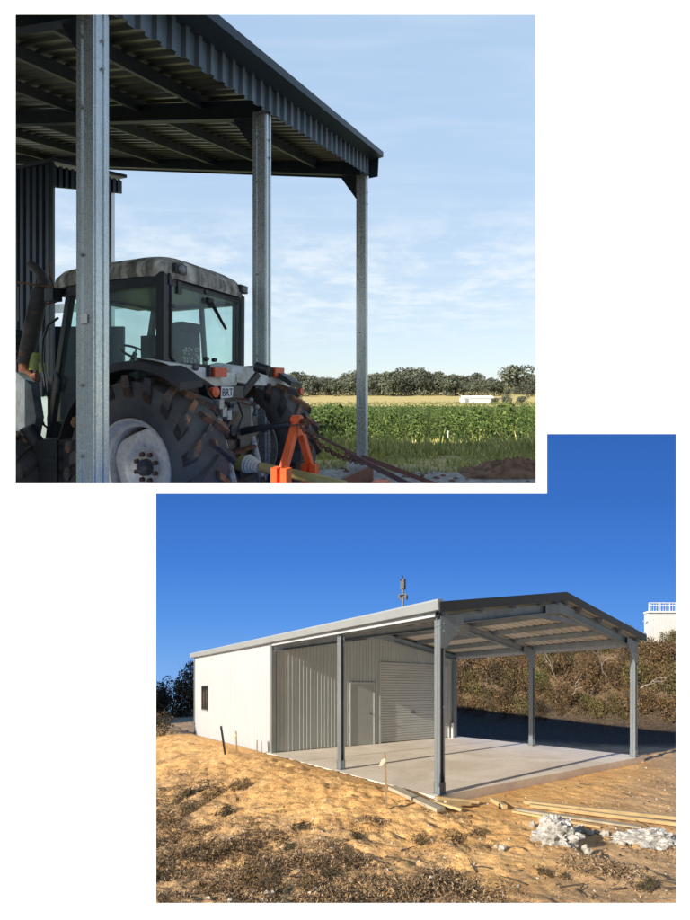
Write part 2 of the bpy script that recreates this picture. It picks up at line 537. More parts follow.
# ------------------------------------------------------------------ mesh helpers
class MB:
    """collects shapes in a local frame and links them as ONE mesh object"""

    def __init__(s, T=None):
        s.v, s.f, s.T = [], [], T or (lambda x, y, z: (x, y, z))

    def add(s, verts, faces):
        o = len(s.v)
        s.v += [s.T(*p) for p in verts]
        s.f += [tuple(i + o for i in f) for f in faces]

    def box(s, a, b):
        x0, y0, z0 = a
        x1, y1, z1 = b
        s.add([(x0, y0, z0), (x1, y0, z0), (x1, y1, z0), (x0, y1, z0), (x0, y0, z1), (x1, y0, z1), (x1, y1, z1), (x0, y1, z1)],
              [(0, 3, 2, 1), (4, 5, 6, 7), (0, 1, 5, 4), (1, 2, 6, 5), (2, 3, 7, 6), (3, 0, 4, 7)])

    def bar(s, p, q, w, h, up=(0, 0, 1)):
        p, q, up = Vector(p), Vector(q), Vector(up)
        d = (q - p).normalized()
        sx = d.cross(up)
        if sx.length < 1e-4:
            sx = d.cross(Vector((1, 0, 0)))
        sx.normalize()
        uy = sx.cross(d)
        vs_ = []
        for c in (p, q):
            for a, b in ((-1, -1), (1, -1), (1, 1), (-1, 1)):
                vs_.append(tuple(c + sx * a * w / 2 + uy * b * h / 2))
        s.add(vs_, [(3, 2, 1, 0), (4, 5, 6, 7), (0, 1, 5, 4), (1, 2, 6, 5), (2, 3, 7, 6), (3, 0, 4, 7)])

    def prism(s, poly, ext):
        """poly: list of 3-D points in a plane, ext: extrusion vector"""
        n = len(poly)
        e = Vector(ext)
        vs_ = [tuple(p) for p in poly] + [tuple(Vector(p) + e) for p in poly]
        s.add(vs_, [tuple(range(n - 1, -1, -1)), tuple(range(n, 2 * n))] + [(i, (i + 1) % n, n + (i + 1) % n, n + i) for i in range(n)])

    def tube(s, pts, r, n=8, cap=True):
        pts = [Vector(p) for p in pts]
        rs = r if isinstance(r, (list, tuple)) else [r] * len(pts)
        vs_, fs = [], []
        ref = None
        for i, p in enumerate(pts):
            d = (pts[min(i + 1, len(pts) - 1)] - pts[max(i - 1, 0)]).normalized()
            if ref is None:
                ref = d.orthogonal().normalized()
            a = (ref - d * ref.dot(d)).normalized()
            ref = a
            b = d.cross(a)
            for k in range(n):
                t = 2 * math.pi * k / n
                vs_.append(tuple(p + a * math.cos(t) * rs[i] + b * math.sin(t) * rs[i]))
        for i in range(len(pts) - 1):
            for k in range(n):
                fs.append((i * n + k, i * n + (k + 1) % n, (i + 1) * n + (k + 1) % n, (i + 1) * n + k))
        if cap:
            fs.append(tuple(range(n - 1, -1, -1)))
            fs.append(tuple(range((len(pts) - 1) * n, len(pts) * n)))
        s.add(vs_, fs)

    def lathe(s, c, axis, prof, n=32, closed=False):
        """prof: (along axis, radius)"""
        c, ax = Vector(c), Vector(axis).normalized()
        a = ax.orthogonal().normalized()
        b = ax.cross(a)
        vs_, fs = [], []
        for (t, r) in prof:
            for k in range(n):
                th = 2 * math.pi * k / n
                vs_.append(tuple(c + ax * t + (a * math.cos(th) + b * math.sin(th)) * r))
        m = len(prof)
        for i in range(m if closed else m - 1):
            j = (i + 1) % m
            for k in range(n):
                fs.append((i * n + k, i * n + (k + 1) % n, j * n + (k + 1) % n, j * n + k))
        s.add(vs_, fs)

    def sheet(s, p0, wv, lv, nrm, width, length, pitch, depth, prof=((0, 0), (.55, 0), (.65, 1), (.9, 1)), thick=0.0):
        """profiled sheet: ribs run along lv, the profile repeats along wv"""
        p0, wv, lv, nrm = Vector(p0), Vector(wv), Vector(lv), Vector(nrm)
        us = []
        k = 0
        while k * pitch < width:
            for (a, h) in prof:
                u = (k + a) * pitch
                if u <= width:
                    us.append((u, h * depth))
            k += 1
        us.append((width, us[-1][1]))
        vs_, fs = [], []
        L = length if callable(length) else (lambda u: (0, length))
        for (u, h) in us:
            a, b = L(u)
            vs_.append(tuple(p0 + wv * u + lv * a + nrm * h))
            vs_.append(tuple(p0 + wv * u + lv * b + nrm * h))
        for i in range(len(us) - 1):
            fs.append((2 * i, 2 * i + 2, 2 * i + 3, 2 * i + 1))
        s.add(vs_, fs)
        if thick:
            o = len(vs_)
            vs2 = [tuple(Vector(p) - nrm * thick) for p in vs_]
            n = len(us)
            f2 = [(2 * i + 1, 2 * i + 3, 2 * i + 2, 2 * i) for i in range(n - 1)]
            s.add(vs2, f2)
            # close both ends and both sides
            base = len(s.v) - 2 * o
            for i in range(n - 1):
                s.f.append((base + 2 * i, base + o + 2 * i, base + o + 2 * i + 2, base + 2 * i + 2))
                s.f.append((base + 2 * i + 1, base + 2 * i + 3, base + o + 2 * i + 3, base + o + 2 * i + 1))
            s.f.append((base, base + 1, base + o + 1, base + o))
            e = 2 * (n - 1)
            s.f.append((base + e, base + o + e, base + o + e + 1, base + e + 1))

    def build(s, name, mat, parent=None, smooth=False, base=None, autos=None):
        if base is None:
            base = Vector(parent['_b']) if parent is not None and '_b' in parent else Vector((0, 0, 0))
        base = Vector(base)
        me = bpy.data.meshes.new(name)
        me.from_pydata([tuple(Vector(p) - base) for p in s.v], [], s.f)
        me.materials.append(mat)
        if smooth:
            me.polygons.foreach_set('use_smooth', [True] * len(me.polygons))
            if autos:
                me.set_sharp_from_angle(angle=R(autos))
        me.update()
        o = bpy.data.objects.new(name, me)
        col.objects.link(o)
        o['_b'] = tuple(base)
        if parent is not None:
            o.parent = parent
        else:
            o.location = base
        return o


def tag(o, label=None, cat=None, group=None, kind=None):
    if label:
        o['label'] = label
    if cat:
        o['category'] = cat
    if group:
        o['group'] = group
    if kind:
        o['kind'] = kind
    return o


def thing(name, base, label, cat, group=None):
    o = bpy.data.objects.new(name, None)
    col.objects.link(o)
    o.location = base
    o['_b'] = tuple(base)
    o.empty_display_size = 0.2
    return tag(o, label, cat, group)


def dup(o, parent=None):
    c = o.copy()
    col.objects.link(c)
    if parent is not None:
        c.parent = parent
    for ch in list(o.children):
        dup(ch, c)
    return c


def grid_mesh(name, mat, pts, nx, ny, zones=None, smooth=True):
    me = bpy.data.meshes.new(name)
    fs = [(j * nx + i, j * nx + i + 1, (j + 1) * nx + i + 1, (j + 1) * nx + i) for j in range(ny - 1) for i in range(nx - 1)]
    me.from_pydata(pts, [], fs)
    me.materials.append(mat)
    if zones:
        ca = me.color_attributes.new('zone', 'FLOAT_COLOR', 'POINT')
        flat = []
        for z in zones:
            flat += [z[0], z[1], z[2], 1.0]
        ca.data.foreach_set('color', flat)
    if smooth:
        me.polygons.foreach_set('use_smooth', [True] * len(me.polygons))
    me.update()
    o = bpy.data.objects.new(name, me)
    col.objects.link(o)
    return o


def sstep(a, b, x):
    t = max(0.0, min(1.0, (x - a) / (b - a)))
    return t * t * (3 - 2 * t)


def fbm(x, y, z=0.0, oct=4, rough=0.5):
    v, a, f = 0.0, 1.0, 1.0
    for _ in range(oct):
        v += a * mnoise.noise(Vector((x * f, y * f, z + f)))
        a *= rough
        f *= 2.03
    return v


rng = random.Random(7)


def leaf_quads(mb, c, rad, n, size, rg, shell=0.5, flat=0.0):
    """n leaf-sized faces spread through the ellipsoid at c"""
    for _ in range(n):
        while True:
            p = Vector((rg.uniform(-1, 1), rg.uniform(-1, 1), rg.uniform(-1, 1)))
            if 0.05 < p.length <= 1:
                break
        p = p.normalized() * (p.length ** (1 - shell))
        q = Vector((c[0] + p.x * rad[0], c[1] + p.y * rad[1], c[2] + p.z * rad[2]))
        d = (p + Vector((rg.gauss(0, .7), rg.gauss(0, .7), rg.gauss(0, .7) + flat))).normalized()
        a = d.orthogonal().normalized()
        a.rotate(Matrix.Rotation(rg.uniform(0, 6.28), 3, d))
        b = d.cross(a)
        sz = size * rg.uniform(.6, 1.4)
        w = sz * rg.uniform(.35, .7)
        mb.add([tuple(q - a * sz), tuple(q - b * w), tuple(q + a * sz + d * sz * .25), tuple(q + b * w)], [(0, 1, 2, 3)])

# ================================================================== the white wall with its two openings
WD = 0.8          # distance of the wall


def wall_pt(px, py, y):
    return ((px - 345) / 454 * WD, y, -(py - 385) / 454 * WD)


def build_wall():
    xs = [-105, 15.5, 156, 536, 547, 676, 1150]
    ys = [-120, 14.5, 434, 483.5, 493.5, 903, 1250]
    dx = [0, -2.8, -2.8, 2.8, -2.8, 2.8, 0]
    dy = [0, -2.8, -2.8, 2.8, -2.8, 2.8, 0]
    hole = lambda i, j: (1 <= i <= 2 and 1 <= j <= 2) or (2 <= j <= 2 and False)
    def is_hole(i, j):
        x = (xs[i] + xs[i + 1]) / 2
        y = (ys[j] + ys[j + 1]) / 2
        a = 15.5 < x < 536 and 14.5 < y < 483.5
        b = 156 < x < 676 and 434 < y < 903 and not (x < 547 and y < 493.5)
        return a or b
    n = 7
    v = [wall_pt(xs[i], ys[j], WD) for j in range(n) for i in range(n)]
    v += [wall_pt(xs[i] + dx[i], ys[j] + dy[j], WD + 0.004) for j in range(n) for i in range(n)]
    f = []
    B = n * n
    solid = lambda i, j: 0 <= i < n - 1 and 0 <= j < n - 1 and not is_hole(i, j)
    for j in range(n - 1):
        for i in range(n - 1):
            if not solid(i, j):
                continue
            a, b, c, d = j * n + i, j * n + i + 1, (j + 1) * n + i + 1, (j + 1) * n + i
            f.append((a, d, c, b))
            f.append((B + a, B + b, B + c, B + d))
            for (p, q, ii, jj) in ((a, b, i, j - 1), (b, c, i + 1, j), (c, d, i, j + 1), (d, a, i - 1, j)):
                if not solid(ii, jj):
                    f.append((p, q, B + q, B + p))
    mb = MB()
    mb.add(v, f)
    o = mb.build('display_wall', M['white_board'])
    tag(o, 'plain white wall pierced by two openings onto the farm yard and the new shed', 'wall', kind='thing')


build_wall()

# ================================================================== THE NEW SHED (site on falling ground)
EYE = 1.7
FALL = (690 - 385) / 454.0          # the site falls away from the viewer by this much per metre


def T2(x, y, z):
    """site metres (z above the slab) to the world: the whole site lies on the falling ground"""
    return (Q * x, Q * y, Q * (z - EYE - FALL * y))


P0 = (1.49, 7.35)
U = (0.8165, 0.577)
V = (-0.577, 0.8165)


def TS(u, v, z):
    return T2(P0[0] + u * U[0] + v * V[0], P0[1] + u * U[1] + v * V[1], z)


def uv_of(x, y):
    dx, dy = x - P0[0], y - P0[1]
    return dx * U[0] + dy * U[1], dx * V[0] + dy * V[1]


def at2(px, py, Y):
    """point of the site seen at a place of the photograph, at depth Y"""
    return ((px - 345) / 454 * Y, Y, EYE - (py - 690) / 454 * Y)


SW, SP, SL = 7.24, 6.0, 12.8        # width, depth of the open bay, whole length
EAVE, RIDGE, GUT = 2.93, 3.62, 3.14
BARGE = -0.16


def roof_z(u):
    k = (RIDGE - 3.02) / (SW / 2)
    return RIDGE - abs(u - SW / 2) * k


def g2(x, y):
    """ground height of the site"""
    u, v = uv_of(x, y)
    left = -u
    z = -0.16
    # sand bank along the left side, falling to the rough grass
    if v > -1.5:
        k = sstep(-1.5, 0.6, v)
        bank = -0.03 + 0.09 * math.exp(-((left - 1.0) / 0.8) ** 2) - 0.42 * sstep(1.3, 4.2, left)
        bank2 = -0.16
        if left > -0.1:
            z = bank2 * (1 - k) + bank * k
        if left < 0:
            z = -0.14
    front = -v
    if front > 0 and left < 1.0:
        z = min(z, -0.13 - 0.22 * sstep(0.3, 4.0, front)) if left < 0 else z
    if front > 0:
        z -= 0.10 * sstep(0.5, 4.0, front)
    if u > SW:
        z = -0.14
    # behind and left: rises gently
    z += 0.035 * max(0, y - 17) * sstep(1.0, -4.0, x)
    w = y - (27.5 - 0.65 * x)
    if w > -1.5 and x > -1:
        h = 0.64 * (math.sqrt(w * w + 1.0) + w - 0.3) / 2 * sstep(-1, 3, x)
        h = h if h < 3.9 else 3.9 + 0.8 * (1 - math.exp(-(h - 3.9) / 0.8))
        z += max(0, h)
    inside = -0.1 < u < SW + 0.1 and -0.1 < v < SL
    if inside:
        return -0.3
    r = 0.035 * fbm(x * 1.1, y * 1.1, 3, 4) + 0.021 * fbm(x * 3.6, y * 3.6, 8, 3) - 0.035 * max(0, fbm(x * 2.7, y * 2.7, 17, 2) - .35)
    if y < 16:
        r += 0.014 * fbm(x * 9, y * 9, 18, 3) + 0.02 * (0.3 - abs(fbm(x * 5 + y * 2, y * 5, 28, 2)))
    amp = 1.0
    if left > 0 and left < 4.5 and v > -2:
        amp = 1.7
    if -0.6 < u < SW + .6 and -0.8 < v < SL + .5:
        amp = 0.5
    return z + r * amp


def dirt_shade_zone(x, y):
    u, v = uv_of(x, y)
    left = -u
    n = fbm(x * 0.5, y * 0.5, 11, 4)
    n2 = fbm(x * 1.6, y * 1.6, 21, 3)
    d = sstep(1.5, 3.0, left - 0.10 * v + 0.9 * n) * (0.62 + 0.35 * sstep(-.3, .3, n2))
    d = max(d, 0.55 * sstep(0.25, 0.55, n2) * sstep(0.5, 2.5, left + max(0, -v)))
    red = 0.0
    if -v > 0:
        red = sstep(1.6, 2.6, -v + 0.6 * n + 0.25 * u)
    if u > SW + .2:
        red = max(red, sstep(0, .8, u - SW + 0.3 * n))
    if y > 17 and x < 0:
        d = max(d, sstep(16.6, 18.5, y + .5 * n))
    if y > 19 and x > 0:
        d = max(d, .5 * sstep(17, 20, y))
    dark = 0.0  # shed's shadow painted into the ground colour, thinning up the hill
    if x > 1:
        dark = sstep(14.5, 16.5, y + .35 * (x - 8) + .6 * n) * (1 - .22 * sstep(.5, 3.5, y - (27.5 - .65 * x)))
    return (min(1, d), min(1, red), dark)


def build_ground2():
    nx, ny = 340, 380
    pts, zs = [], []
    for j in range(ny):
        t = j / (ny - 1)
        y = 3.0 * (30.0 / 3.0) ** t
        for i in range(nx):
            k = -0.66 + (1.08 + 0.66) * i / (nx - 1)
            x = k * y
            pts.append(T2(x, y, g2(x, y)))
            zs.append(dirt_shade_zone(x, y))
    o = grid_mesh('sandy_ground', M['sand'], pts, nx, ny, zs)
    tag(o, kind='structure')


build_ground2()


# ---- sky over the site: a deep vault that reaches from behind the hill to above the shed
def build_sky2():
    prof = [(34.5, -26.0), (34.5, -17.5), (31.0, -14.2), (27.6, -11.3), (24.4, -8.2), (21.0, -4.79), ]
    notch = [(18.6, -2.55), (17.1, -1.60)]
    bx = lambda px, Y: (px - 345) / 454 * Y
    # every profile row keeps its own true width; the left part ends lower than the right part
    left, split, right = 60, 541.5, 930
    def rows(pr, a, b, n):
        out = []
        for (Y, z) in pr:
            out.append([(bx(a + (b - a) * i / n, Y), Y, z) for i in range(n + 1)])
        return out
    mb = MB()
    def dense(pr):
        o = []
        for (a, b) in zip(pr, pr[1:]):
            for k in range(4):
                t = k / 4
                o.append((a[0] + (b[0] - a[0]) * t, a[1] + (b[1] - a[1]) * t))
        return o + [pr[-1]]
    # exact lips: along the ray heights 489 and 429
    lipz = lambda Y, py: (Y, -(py - 385) / 454 * Y)
    p_left = dense(prof[:-1] + [lipz(21.0, 488.6)])
    p_right = dense(prof[:-1] + [lipz(21.0, 488.6), lipz(18.5, 429.0)])
    for pr, a, b, n in ((p_left, left, split, 16), (p_right, split, right, 12)):
        r = rows(pr, a, b, n)
        vs_, fs = [], []
        for row in r:
            vs_ += row
        for j in range(len(r) - 1):
            for i in range(n):
                fs.append((j * (n + 1) + i, j * (n + 1) + i + 1, (j + 1) * (n + 1) + i + 1, (j + 1) * (n + 1) + i))
        mb.add(vs_, fs)
    o = mb.build('sky', M['sky2'], smooth=True)
    tag(o, kind='structure')


build_sky2()


# ---- concrete slab
def build_slab():
    mb = MB(TS)
    n = 24
    mb.box((-0.10, -0.06, -0.42), (SW + 0.30, SP + 0.3, 0.0))
    o = mb.build('concrete_slab', M['slab'], base=TS(0, 0, -0.1))
    tag(o, 'pale new concrete slab under the open bay of the gabled shed', 'slab')
    j = MB(TS)
    j.box((0.0, 4.32, 0.001), (SW + 0.05, 4.332, 0.003))
    j.build('saw_cut', M['stake_black'], o)


build_slab()


# ---- the shed
def build_shed2():
    root = thing('gabled_shed', TS(SW / 2, SP, 0), 'new cream gabled shed with an open galvanised portal bay standing on sand', 'shed')
    bd = lambda mb, name, mat, par=root, **k: mb.build(name, M[mat], par, **k)
    # left long wall, fine ribs
    mb = MB(TS)
    mb.sheet((0.0, SP, -0.05), (0, 1, 0), (0, 0, 1), (-1, 0, 0), SL - SP, 3.03, 0.19, 0.014, ((0, 0), (.7, 0), (.78, 1), (.92, 1)))
    lw = bd(mb, 'long_wall', 'cream_wall')
    # back and right walls
    mb = MB(TS)
    mb.box((0.012, SL - 0.03, -0.05), (SW, SL, 2.95))
    bd(mb, 'back_wall', 'cream_wall')
    mb = MB(TS)
    mb.sheet((SW, SL - .03, -0.05), (0, -1, 0), (0, 0, 1), (1, 0, 0), SL - SP - .06, 2.98, 0.19, 0.012)
    bd(mb, 'side_wall', 'cream_wall')
    # front wall: ribbed sheets round the openings; up to the gable
    top = lambda u: roof_z(u) - 0.06
    def strip(mb, u0, u1, z0, zt):
        mb.sheet((u0, SP, 0), (1, 0, 0), (0, 0, 1), (0, -1, 0), u1 - u0, lambda u: (z0, zt(u0 + u)), 0.118, 0.024, ((0, 0), (.22, 0), (.30, 1), (.50, 1), (.58, 0)))
    mb = MB(TS)
    D0, D1, DT = 2.62, 3.50, 1.90
    G0, G1, GT = 3.80, 6.95, 2.52
    strip(mb, 0.10, D0 - .04, 0.012, top)
    strip(mb, D0 - .04, D1 + .04, DT + .04, top)
    strip(mb, D1 + .04, G0 - .07, 0.012, top)
    strip(mb, G0 - .07, G1 + .07, GT + .07, top)
    strip(mb, G1 + .07, SW - .02, 0.012, top)
    bd(mb, 'front_wall', 'front_wall')
    # dark inside shell so that nothing shines through
    mb = MB(TS)
    mb.box((0.05, SP + 0.12, 0), (SW - 0.05, SP + 0.16, 2.9))
    bd(mb, 'inner_lining', 'front_wall')
    # corner trims
    mb = MB(TS)
    mb.box((-0.03, SP - 0.045, -0.04), (0.095, SP + 0.07, 2.93))
    bd(mb, 'corner_trim', 'slate_corner')
    mb = MB(TS)
    mb.box((-0.025, SL - 0.06, -0.04), (0.05, SL + 0.02, 2.93))
    bd(mb, 'corner_trim', 'slate_corner')
    # person door
    mb = MB(TS)
    mb.box((D0, SP - 0.02, 0.01), (D1, SP + 0.02, DT))
    d = bd(mb, 'door', 'door_grey')
    mb = MB(TS)
    for a, b in (((D0 - .04, SP - .04, .01), (D0, SP + .03, DT + .04)), ((D1, SP - .04, .01), (D1 + .04, SP + .03, DT + .04)), ((D0, SP - .04, DT), (D1, SP + .03, DT + .04))):
        mb.box(a, b)
    bd(mb, 'door_frame', 'front_wall', d)
    mb = MB(TS)
    mb.tube([(D1 - .09, SP - .02, .95), (D1 - .09, SP - .075, .95), (D1 - .2, SP - .075, .95)], .014, 6)
    bd(mb, 'handle', 'win_frame', d)
    # roller door
    mb = MB(TS)
    for k in range(30):
        z0 = 0.02 + k * (GT - .02) / 30
        z1 = z0 + (GT - .02) / 30
        zm, e = (z0 + z1) / 2, .016
        mb.add([(G0, SP + .03, z0), (G1, SP + .03, z0), (G1, SP + .03 - e, z0 + .018), (G0, SP + .03 - e, z0 + .018), (G1, SP + .03 - e, z1 - .018), (G0, SP + .03 - e, z1 - .018), (G1, SP + .03, z1), (G0, SP + .03, z1)],
               [(0, 1, 2, 3), (3, 2, 4, 5), (5, 4, 6, 7)])
    rd = bd(mb, 'roller_door', 'door_sheet')
    mb = MB(TS)
    for a, b in (((G0 - .07, SP - .035, .01), (G0, SP + .03, GT + .07)), ((G1, SP - .035, .01), (G1 + .07, SP + .03, GT + .07)), ((G0, SP - .035, GT), (G1, SP + .03, GT + .07))):
        mb.box(a, b)
    bd(mb, 'door_frame', 'front_wall', rd)
    mb = MB(TS)
    mb.box((5.13, SP - .03, .93), (5.34, SP + .012, .965))
    bd(mb, 'handle', 'win_frame', rd)
    # inner end post of the enclosed part, pale, beside the roller door
    mb = MB(TS)
    mb.box((SW - .12, SP - .12, 0), (SW + .02, SP - .045, 2.95))
    bd(mb, 'wall_post', 'galv2')
    mb = MB(TS)
    mb.box((SW - .26, SP - .16, 0.0), (SW - .18, SP - .11, .52))
    bd(mb, 'downpipe_stub', 'panel_white')
    # window on the long wall
    wv0, wv1, wz0, wz1 = 11.18, 11.86, 0.98, 1.86
    mb = MB(TS)
    mb.box((-0.016, wv0 + .04, wz0 + .04), (0.012, wv1 - .04, wz1 - .04))
    w = bd(mb, 'window', 'win_glass')
    mb = MB(TS)
    for a, b in (((-.035, wv0, wz0), (.012, wv0 + .045, wz1)), ((-.035, wv1 - .045, wz0), (.012, wv1, wz1)), ((-.035, wv0 + .045, wz0), (.012, wv1 - .045, wz0 + .05)),
                 ((-.035, wv0 + .045, wz1 - .05), (.012, wv1 - .045, wz1)), ((-.03, (wv0 + wv1) / 2 - .02, wz0 + .05), (.012, (wv0 + wv1) / 2 + .02, wz1 - .05))):
        mb.box(a, b)
    bd(mb, 'window_frame', 'win_frame', w)
    mb = MB(TS)
    mb.box((-.06, wv0 - .01, wz0 - .035), (.012, wv1 + .01, wz0 - .003))
    bd(mb, 'sill', 'gutter_pale', w)
    # roof sheets (two slopes), ribbed both sides
    for side in (0, 1):
        mb = MB(TS)
        k = (RIDGE - 3.02) / (SW / 2)
        ov = 0.10
        if side == 0:
            p = (SW / 2, BARGE, RIDGE)
            lv = (-1, 0, -k)
        else:
            p = (SW / 2, BARGE, RIDGE)
            lv = (1, 0, -k)
        mb.sheet(p, (0, 1, 0), lv, (0, 0, 1), SL - BARGE + .1, SW / 2 + ov, 0.19, 0.026)
        r = bd(mb, 'roof_sheet', 'roof_top')
        mb = MB(TS)
        mb.sheet((p[0], p[1] + .02, p[2] - .012), (0, 1, 0), lv, (0, 0, 1), SP - BARGE + .3, SW / 2 + .05, 0.19, 0.02)
        bd(mb, 'roof_lining', 'roof_under', r)
    # barge flashing along the front edge, both slopes, folded
    mb = MB(TS)
    k = (RIDGE - 3.02) / (SW / 2)
    for sgn, ue in ((-1, -0.12), (1, SW + 0.14)):
        z_e = RIDGE - abs(ue - SW / 2) * k
        mb.prism([(SW / 2, BARGE - .02, RIDGE + .085), (ue, BARGE - .02, z_e + .085), (ue, BARGE - .02, z_e - .075), (SW / 2, BARGE - .02, RIDGE - .075)], (0, .018, 0))
        mb.prism([(SW / 2, BARGE, RIDGE + .085), (ue, BARGE, z_e + .085), (ue, BARGE + .16, z_e + .06), (SW / 2, BARGE + .16, RIDGE + .06)], (0, 0, .008))
    bd(mb, 'barge_flashing', 'trim_dark')
    # gutters
    for ue, sg in ((-0.04, -1), (SW + .04, 1)):
        mb = MB(TS)
        y0, y1 = BARGE + .0, SL + .12
        prof = [(0, 2.965), (sg * .10, 2.965), (sg * .125, 3.10), (sg * .10, 3.135), (sg * .085, 3.125), (sg * .105, 3.095), (sg * .085, 2.985), (0, 2.985)]
        mb.prism([(ue + a, y0, z) for a, z in prof], (0, y1 - y0, 0))
        g = bd(mb, 'gutter', 'gutter_pale')
        mb = MB(TS)
        mb.prism([(ue + a, y0 - .006, z) for a, z in ((0, 2.965), (sg * .10, 2.965), (sg * .125, 3.10), (sg * .10, 3.135), (0, 3.135))], (0, .006, 0))
        bd(mb, 'gutter_end', 'gutter_pale', g)
    # ribbed fascia under the left gutter (the ends of the sheets)
    mb = MB(TS)
    mb.box((-0.032, 0.02, 2.885), (-0.012, SP - .06, 2.962))
    bd(mb, 'eave_fascia', 'cream_wall')
    mb = MB(TS)
    mb.sheet((SW + 0.012, SP - .06, 2.80), (0, -1, 0), (0, 0, 1), (1, 0, 0), SP - .08, 0.165, 0.12, 0.02)
    bd(mb, 'eave_fascia', 'cream_wall')
    # posts (lipped C section) with base plates
    def cpost(mb, u, v, z0, z1, w=.115, d=.06, flip=1, t=.006):
        # web faces -v / +v, open to the right
        a = d * flip
        mb.box((u - w / 2, v, z0), (u + w / 2, v + t * flip, z1)) if flip > 0 else mb.box((u - w / 2, v + t * flip, z0), (u + w / 2, v, z1))
        for e in (-1, 1):
            x0, x1 = sorted((u + e * w / 2, u + e * (w / 2 - t)))
            y0, y1 = sorted((v + t * flip, v + a))
            mb.box((x0, y0, z0), (x1, y1, z1))
            x0, x1 = sorted((u + e * (w / 2 - t), u + e * (w / 2 - .025)))
            y0, y1 = sorted((v + a - t * flip, v + a))
            mb.box((x0, y0, z0), (x1, y1, z1))
    for (u, v) in ((0.09, 0.03), (0.09, 2.86), (SW - .09, 0.03), (SW - .09, 2.86)):
        mb = MB(TS)
        cpost(mb, u, v, 0.008, 2.84)
        cpost(mb, u, v - .004, 0.008, 2.84, flip=-1)
        p = bd(mb, 'post', 'galv2')
        mb = MB(TS)
        mb.box((u - .085, v - .09, .002), (u + .085, v + .09, .010))
        mb.box((u - .065, v - .071, .010), (u + .065, v - .066, .20))
        mb.box((u - .065, v + .062, .010), (u + .065, v + .067, .20))
        bd(mb, 'base_plate', 'galv2', p)
        for z in (.05, .14, 1.42, 2.66, 2.78):
            mb = MB(TS)
            mb.tube([(u + .025, v - .066, z), (u + .025, v - .080, z)], .011, 6)
            bd(mb, 'bolt', 'gutter_pale', p)
    # portal rafters, knee plates, ridge plate
    for v in (0.03, 2.86, SP - .14):
        for sg in (0, 1):
            ua, ub = (0.02, SW / 2) if sg == 0 else (SW - .02, SW / 2)
            za, zb = roof_z(ua) - .20, roof_z(SW / 2) - .20
            mb = MB(TS)
            mb.bar((ua, v, za), (ub, v, zb), .012, .17, (0, 0, 1))
            for o_ in (-.085, .085):
                mb.bar((ua, v, za + o_), (ub, v, zb + o_), .11, .010, (0, 0, 1))
            rf = bd(mb, 'rafter', 'galv2')
            if v < SP - 1 and not (v > 1 and sg == 0):
                s_ = 1 if sg == 0 else -1
                mb = MB(TS)
                mb.prism([(ua + s_ * .02, v - .066, 2.38), (ua + s_ * .15, v - .066, 2.38), (ua + s_ * .58, v - .066, roof_z(ua + s_ * .58) - .27), (ua + s_ * .58, v - .066, roof_z(ua + s_ * .58) - .13), (ua + s_ * .02, v - .066, roof_z(ua) - .13)][::s_], (0, -.006, 0))
                bd(mb, 'knee_plate', 'galv2', rf)
        mb = MB(TS)
        m = SW / 2
        mb.prism([(m - .55, v - .066, roof_z(m - .55) - .28), (m, v - .066, RIDGE - .33), (m + .55, v - .066, roof_z(m + .55) - .28), (m + .55, v - .066, roof_z(m + .55) - .12), (m, v - .066, RIDGE - .11), (m - .55, v - .066, roof_z(m - .55) - .12)], (0, -.006, 0))
        bd(mb, 'ridge_plate', 'galv2')
        # collar tie near the front portal
        if v < SP - 1:
            mb = MB(TS)
            zt = RIDGE - .42
            mb.bar((m - 1.15, v + .05, zt), (m + 1.15, v + .05, zt), .05, .10)
            bd(mb, 'collar_tie', 'galv2')
    for u in (0.12, 1.05, 2.0, 2.9, 3.45, 3.79, 4.34, 5.24, 6.19, SW - .12):
        mb = MB(TS)
        z = roof_z(u) - .075
        mb.box((u - .006, BARGE + .05, z - .06), (u + .006, SP - .03, z + .05))
        mb.box((u + .006, BARGE + .05, z - .06), (u + .055, SP - .03, z - .05))
        mb.box((u - .055, BARGE + .05, z + .04), (u - .006, SP - .03, z + .05))
        bd(mb, 'purlin', 'galv2')
    # eave beams between the posts on both sides
    for u in (0.11, SW - .11):
        mb = MB(TS)
        mb.bar((u, .1, 2.925), (u, SP - .1, 2.925), .05, .09)
        bd(mb, 'eave_beam', 'galv2')
    # wire bracing under the roof
    for a, b in (((.3, .1, roof_z(.3) - .2), (3.5, 2.8, roof_z(3.5) - .2)), ((3.5, .1, roof_z(3.5) - .2), (.3, 2.8, roof_z(.3) - .2)), ((3.8, .1, roof_z(3.8) - .2), (6.9, 2.8, roof_z(6.9) - .2)), ((6.9, .1, roof_z(6.9) - .2), (3.8, 2.8, roof_z(3.8) - .2))):
        mb = MB(TS)
        mb.tube([a, b], .008, 5)
        bd(mb, 'brace_wire', 'galv2')


build_shed2()

# ================================================================== THE FARM YARD
GZ = -1.8         # ground, metres below the eye


def T1(x, y, z):
    return (S * x, S * y, S * z)


def at1(px, py, Y):
    return ((px - 345) / 454 * Y, Y, -(py - 385) / 454 * Y)


TAB = [(3, -1.8), (9, -1.8), (12, -1.86), (16, -2.38), (22, -3.05), (40, -4.6), (70, -5.86), (110, -6.3), (150, -6.3), (250, -5.6), (400, -2.0), (800, 4.0)]


def g1(x, y):
    for (a, za), (b, zb) in zip(TAB, TAB[1:]):
        if y <= b:
            t = max(0.0, (y - a) / (b - a))
            return za + (zb - za) * t
    return TAB[-1][1]


def zone1(x, y):
    n = fbm(x * .35, y * .35, 5, 3)
    grass = sstep(9.6, 10.6, y + .6 * n + .12 * x)
    green = sstep(11.6, 14, y + 1.2 * n) * (1 - sstep(128, 140, y))
    straw = sstep(140, 150, y) * (1 - sstep(330, 360, y) * (1 if x < 60 else 0))
    return (grass, green, straw)


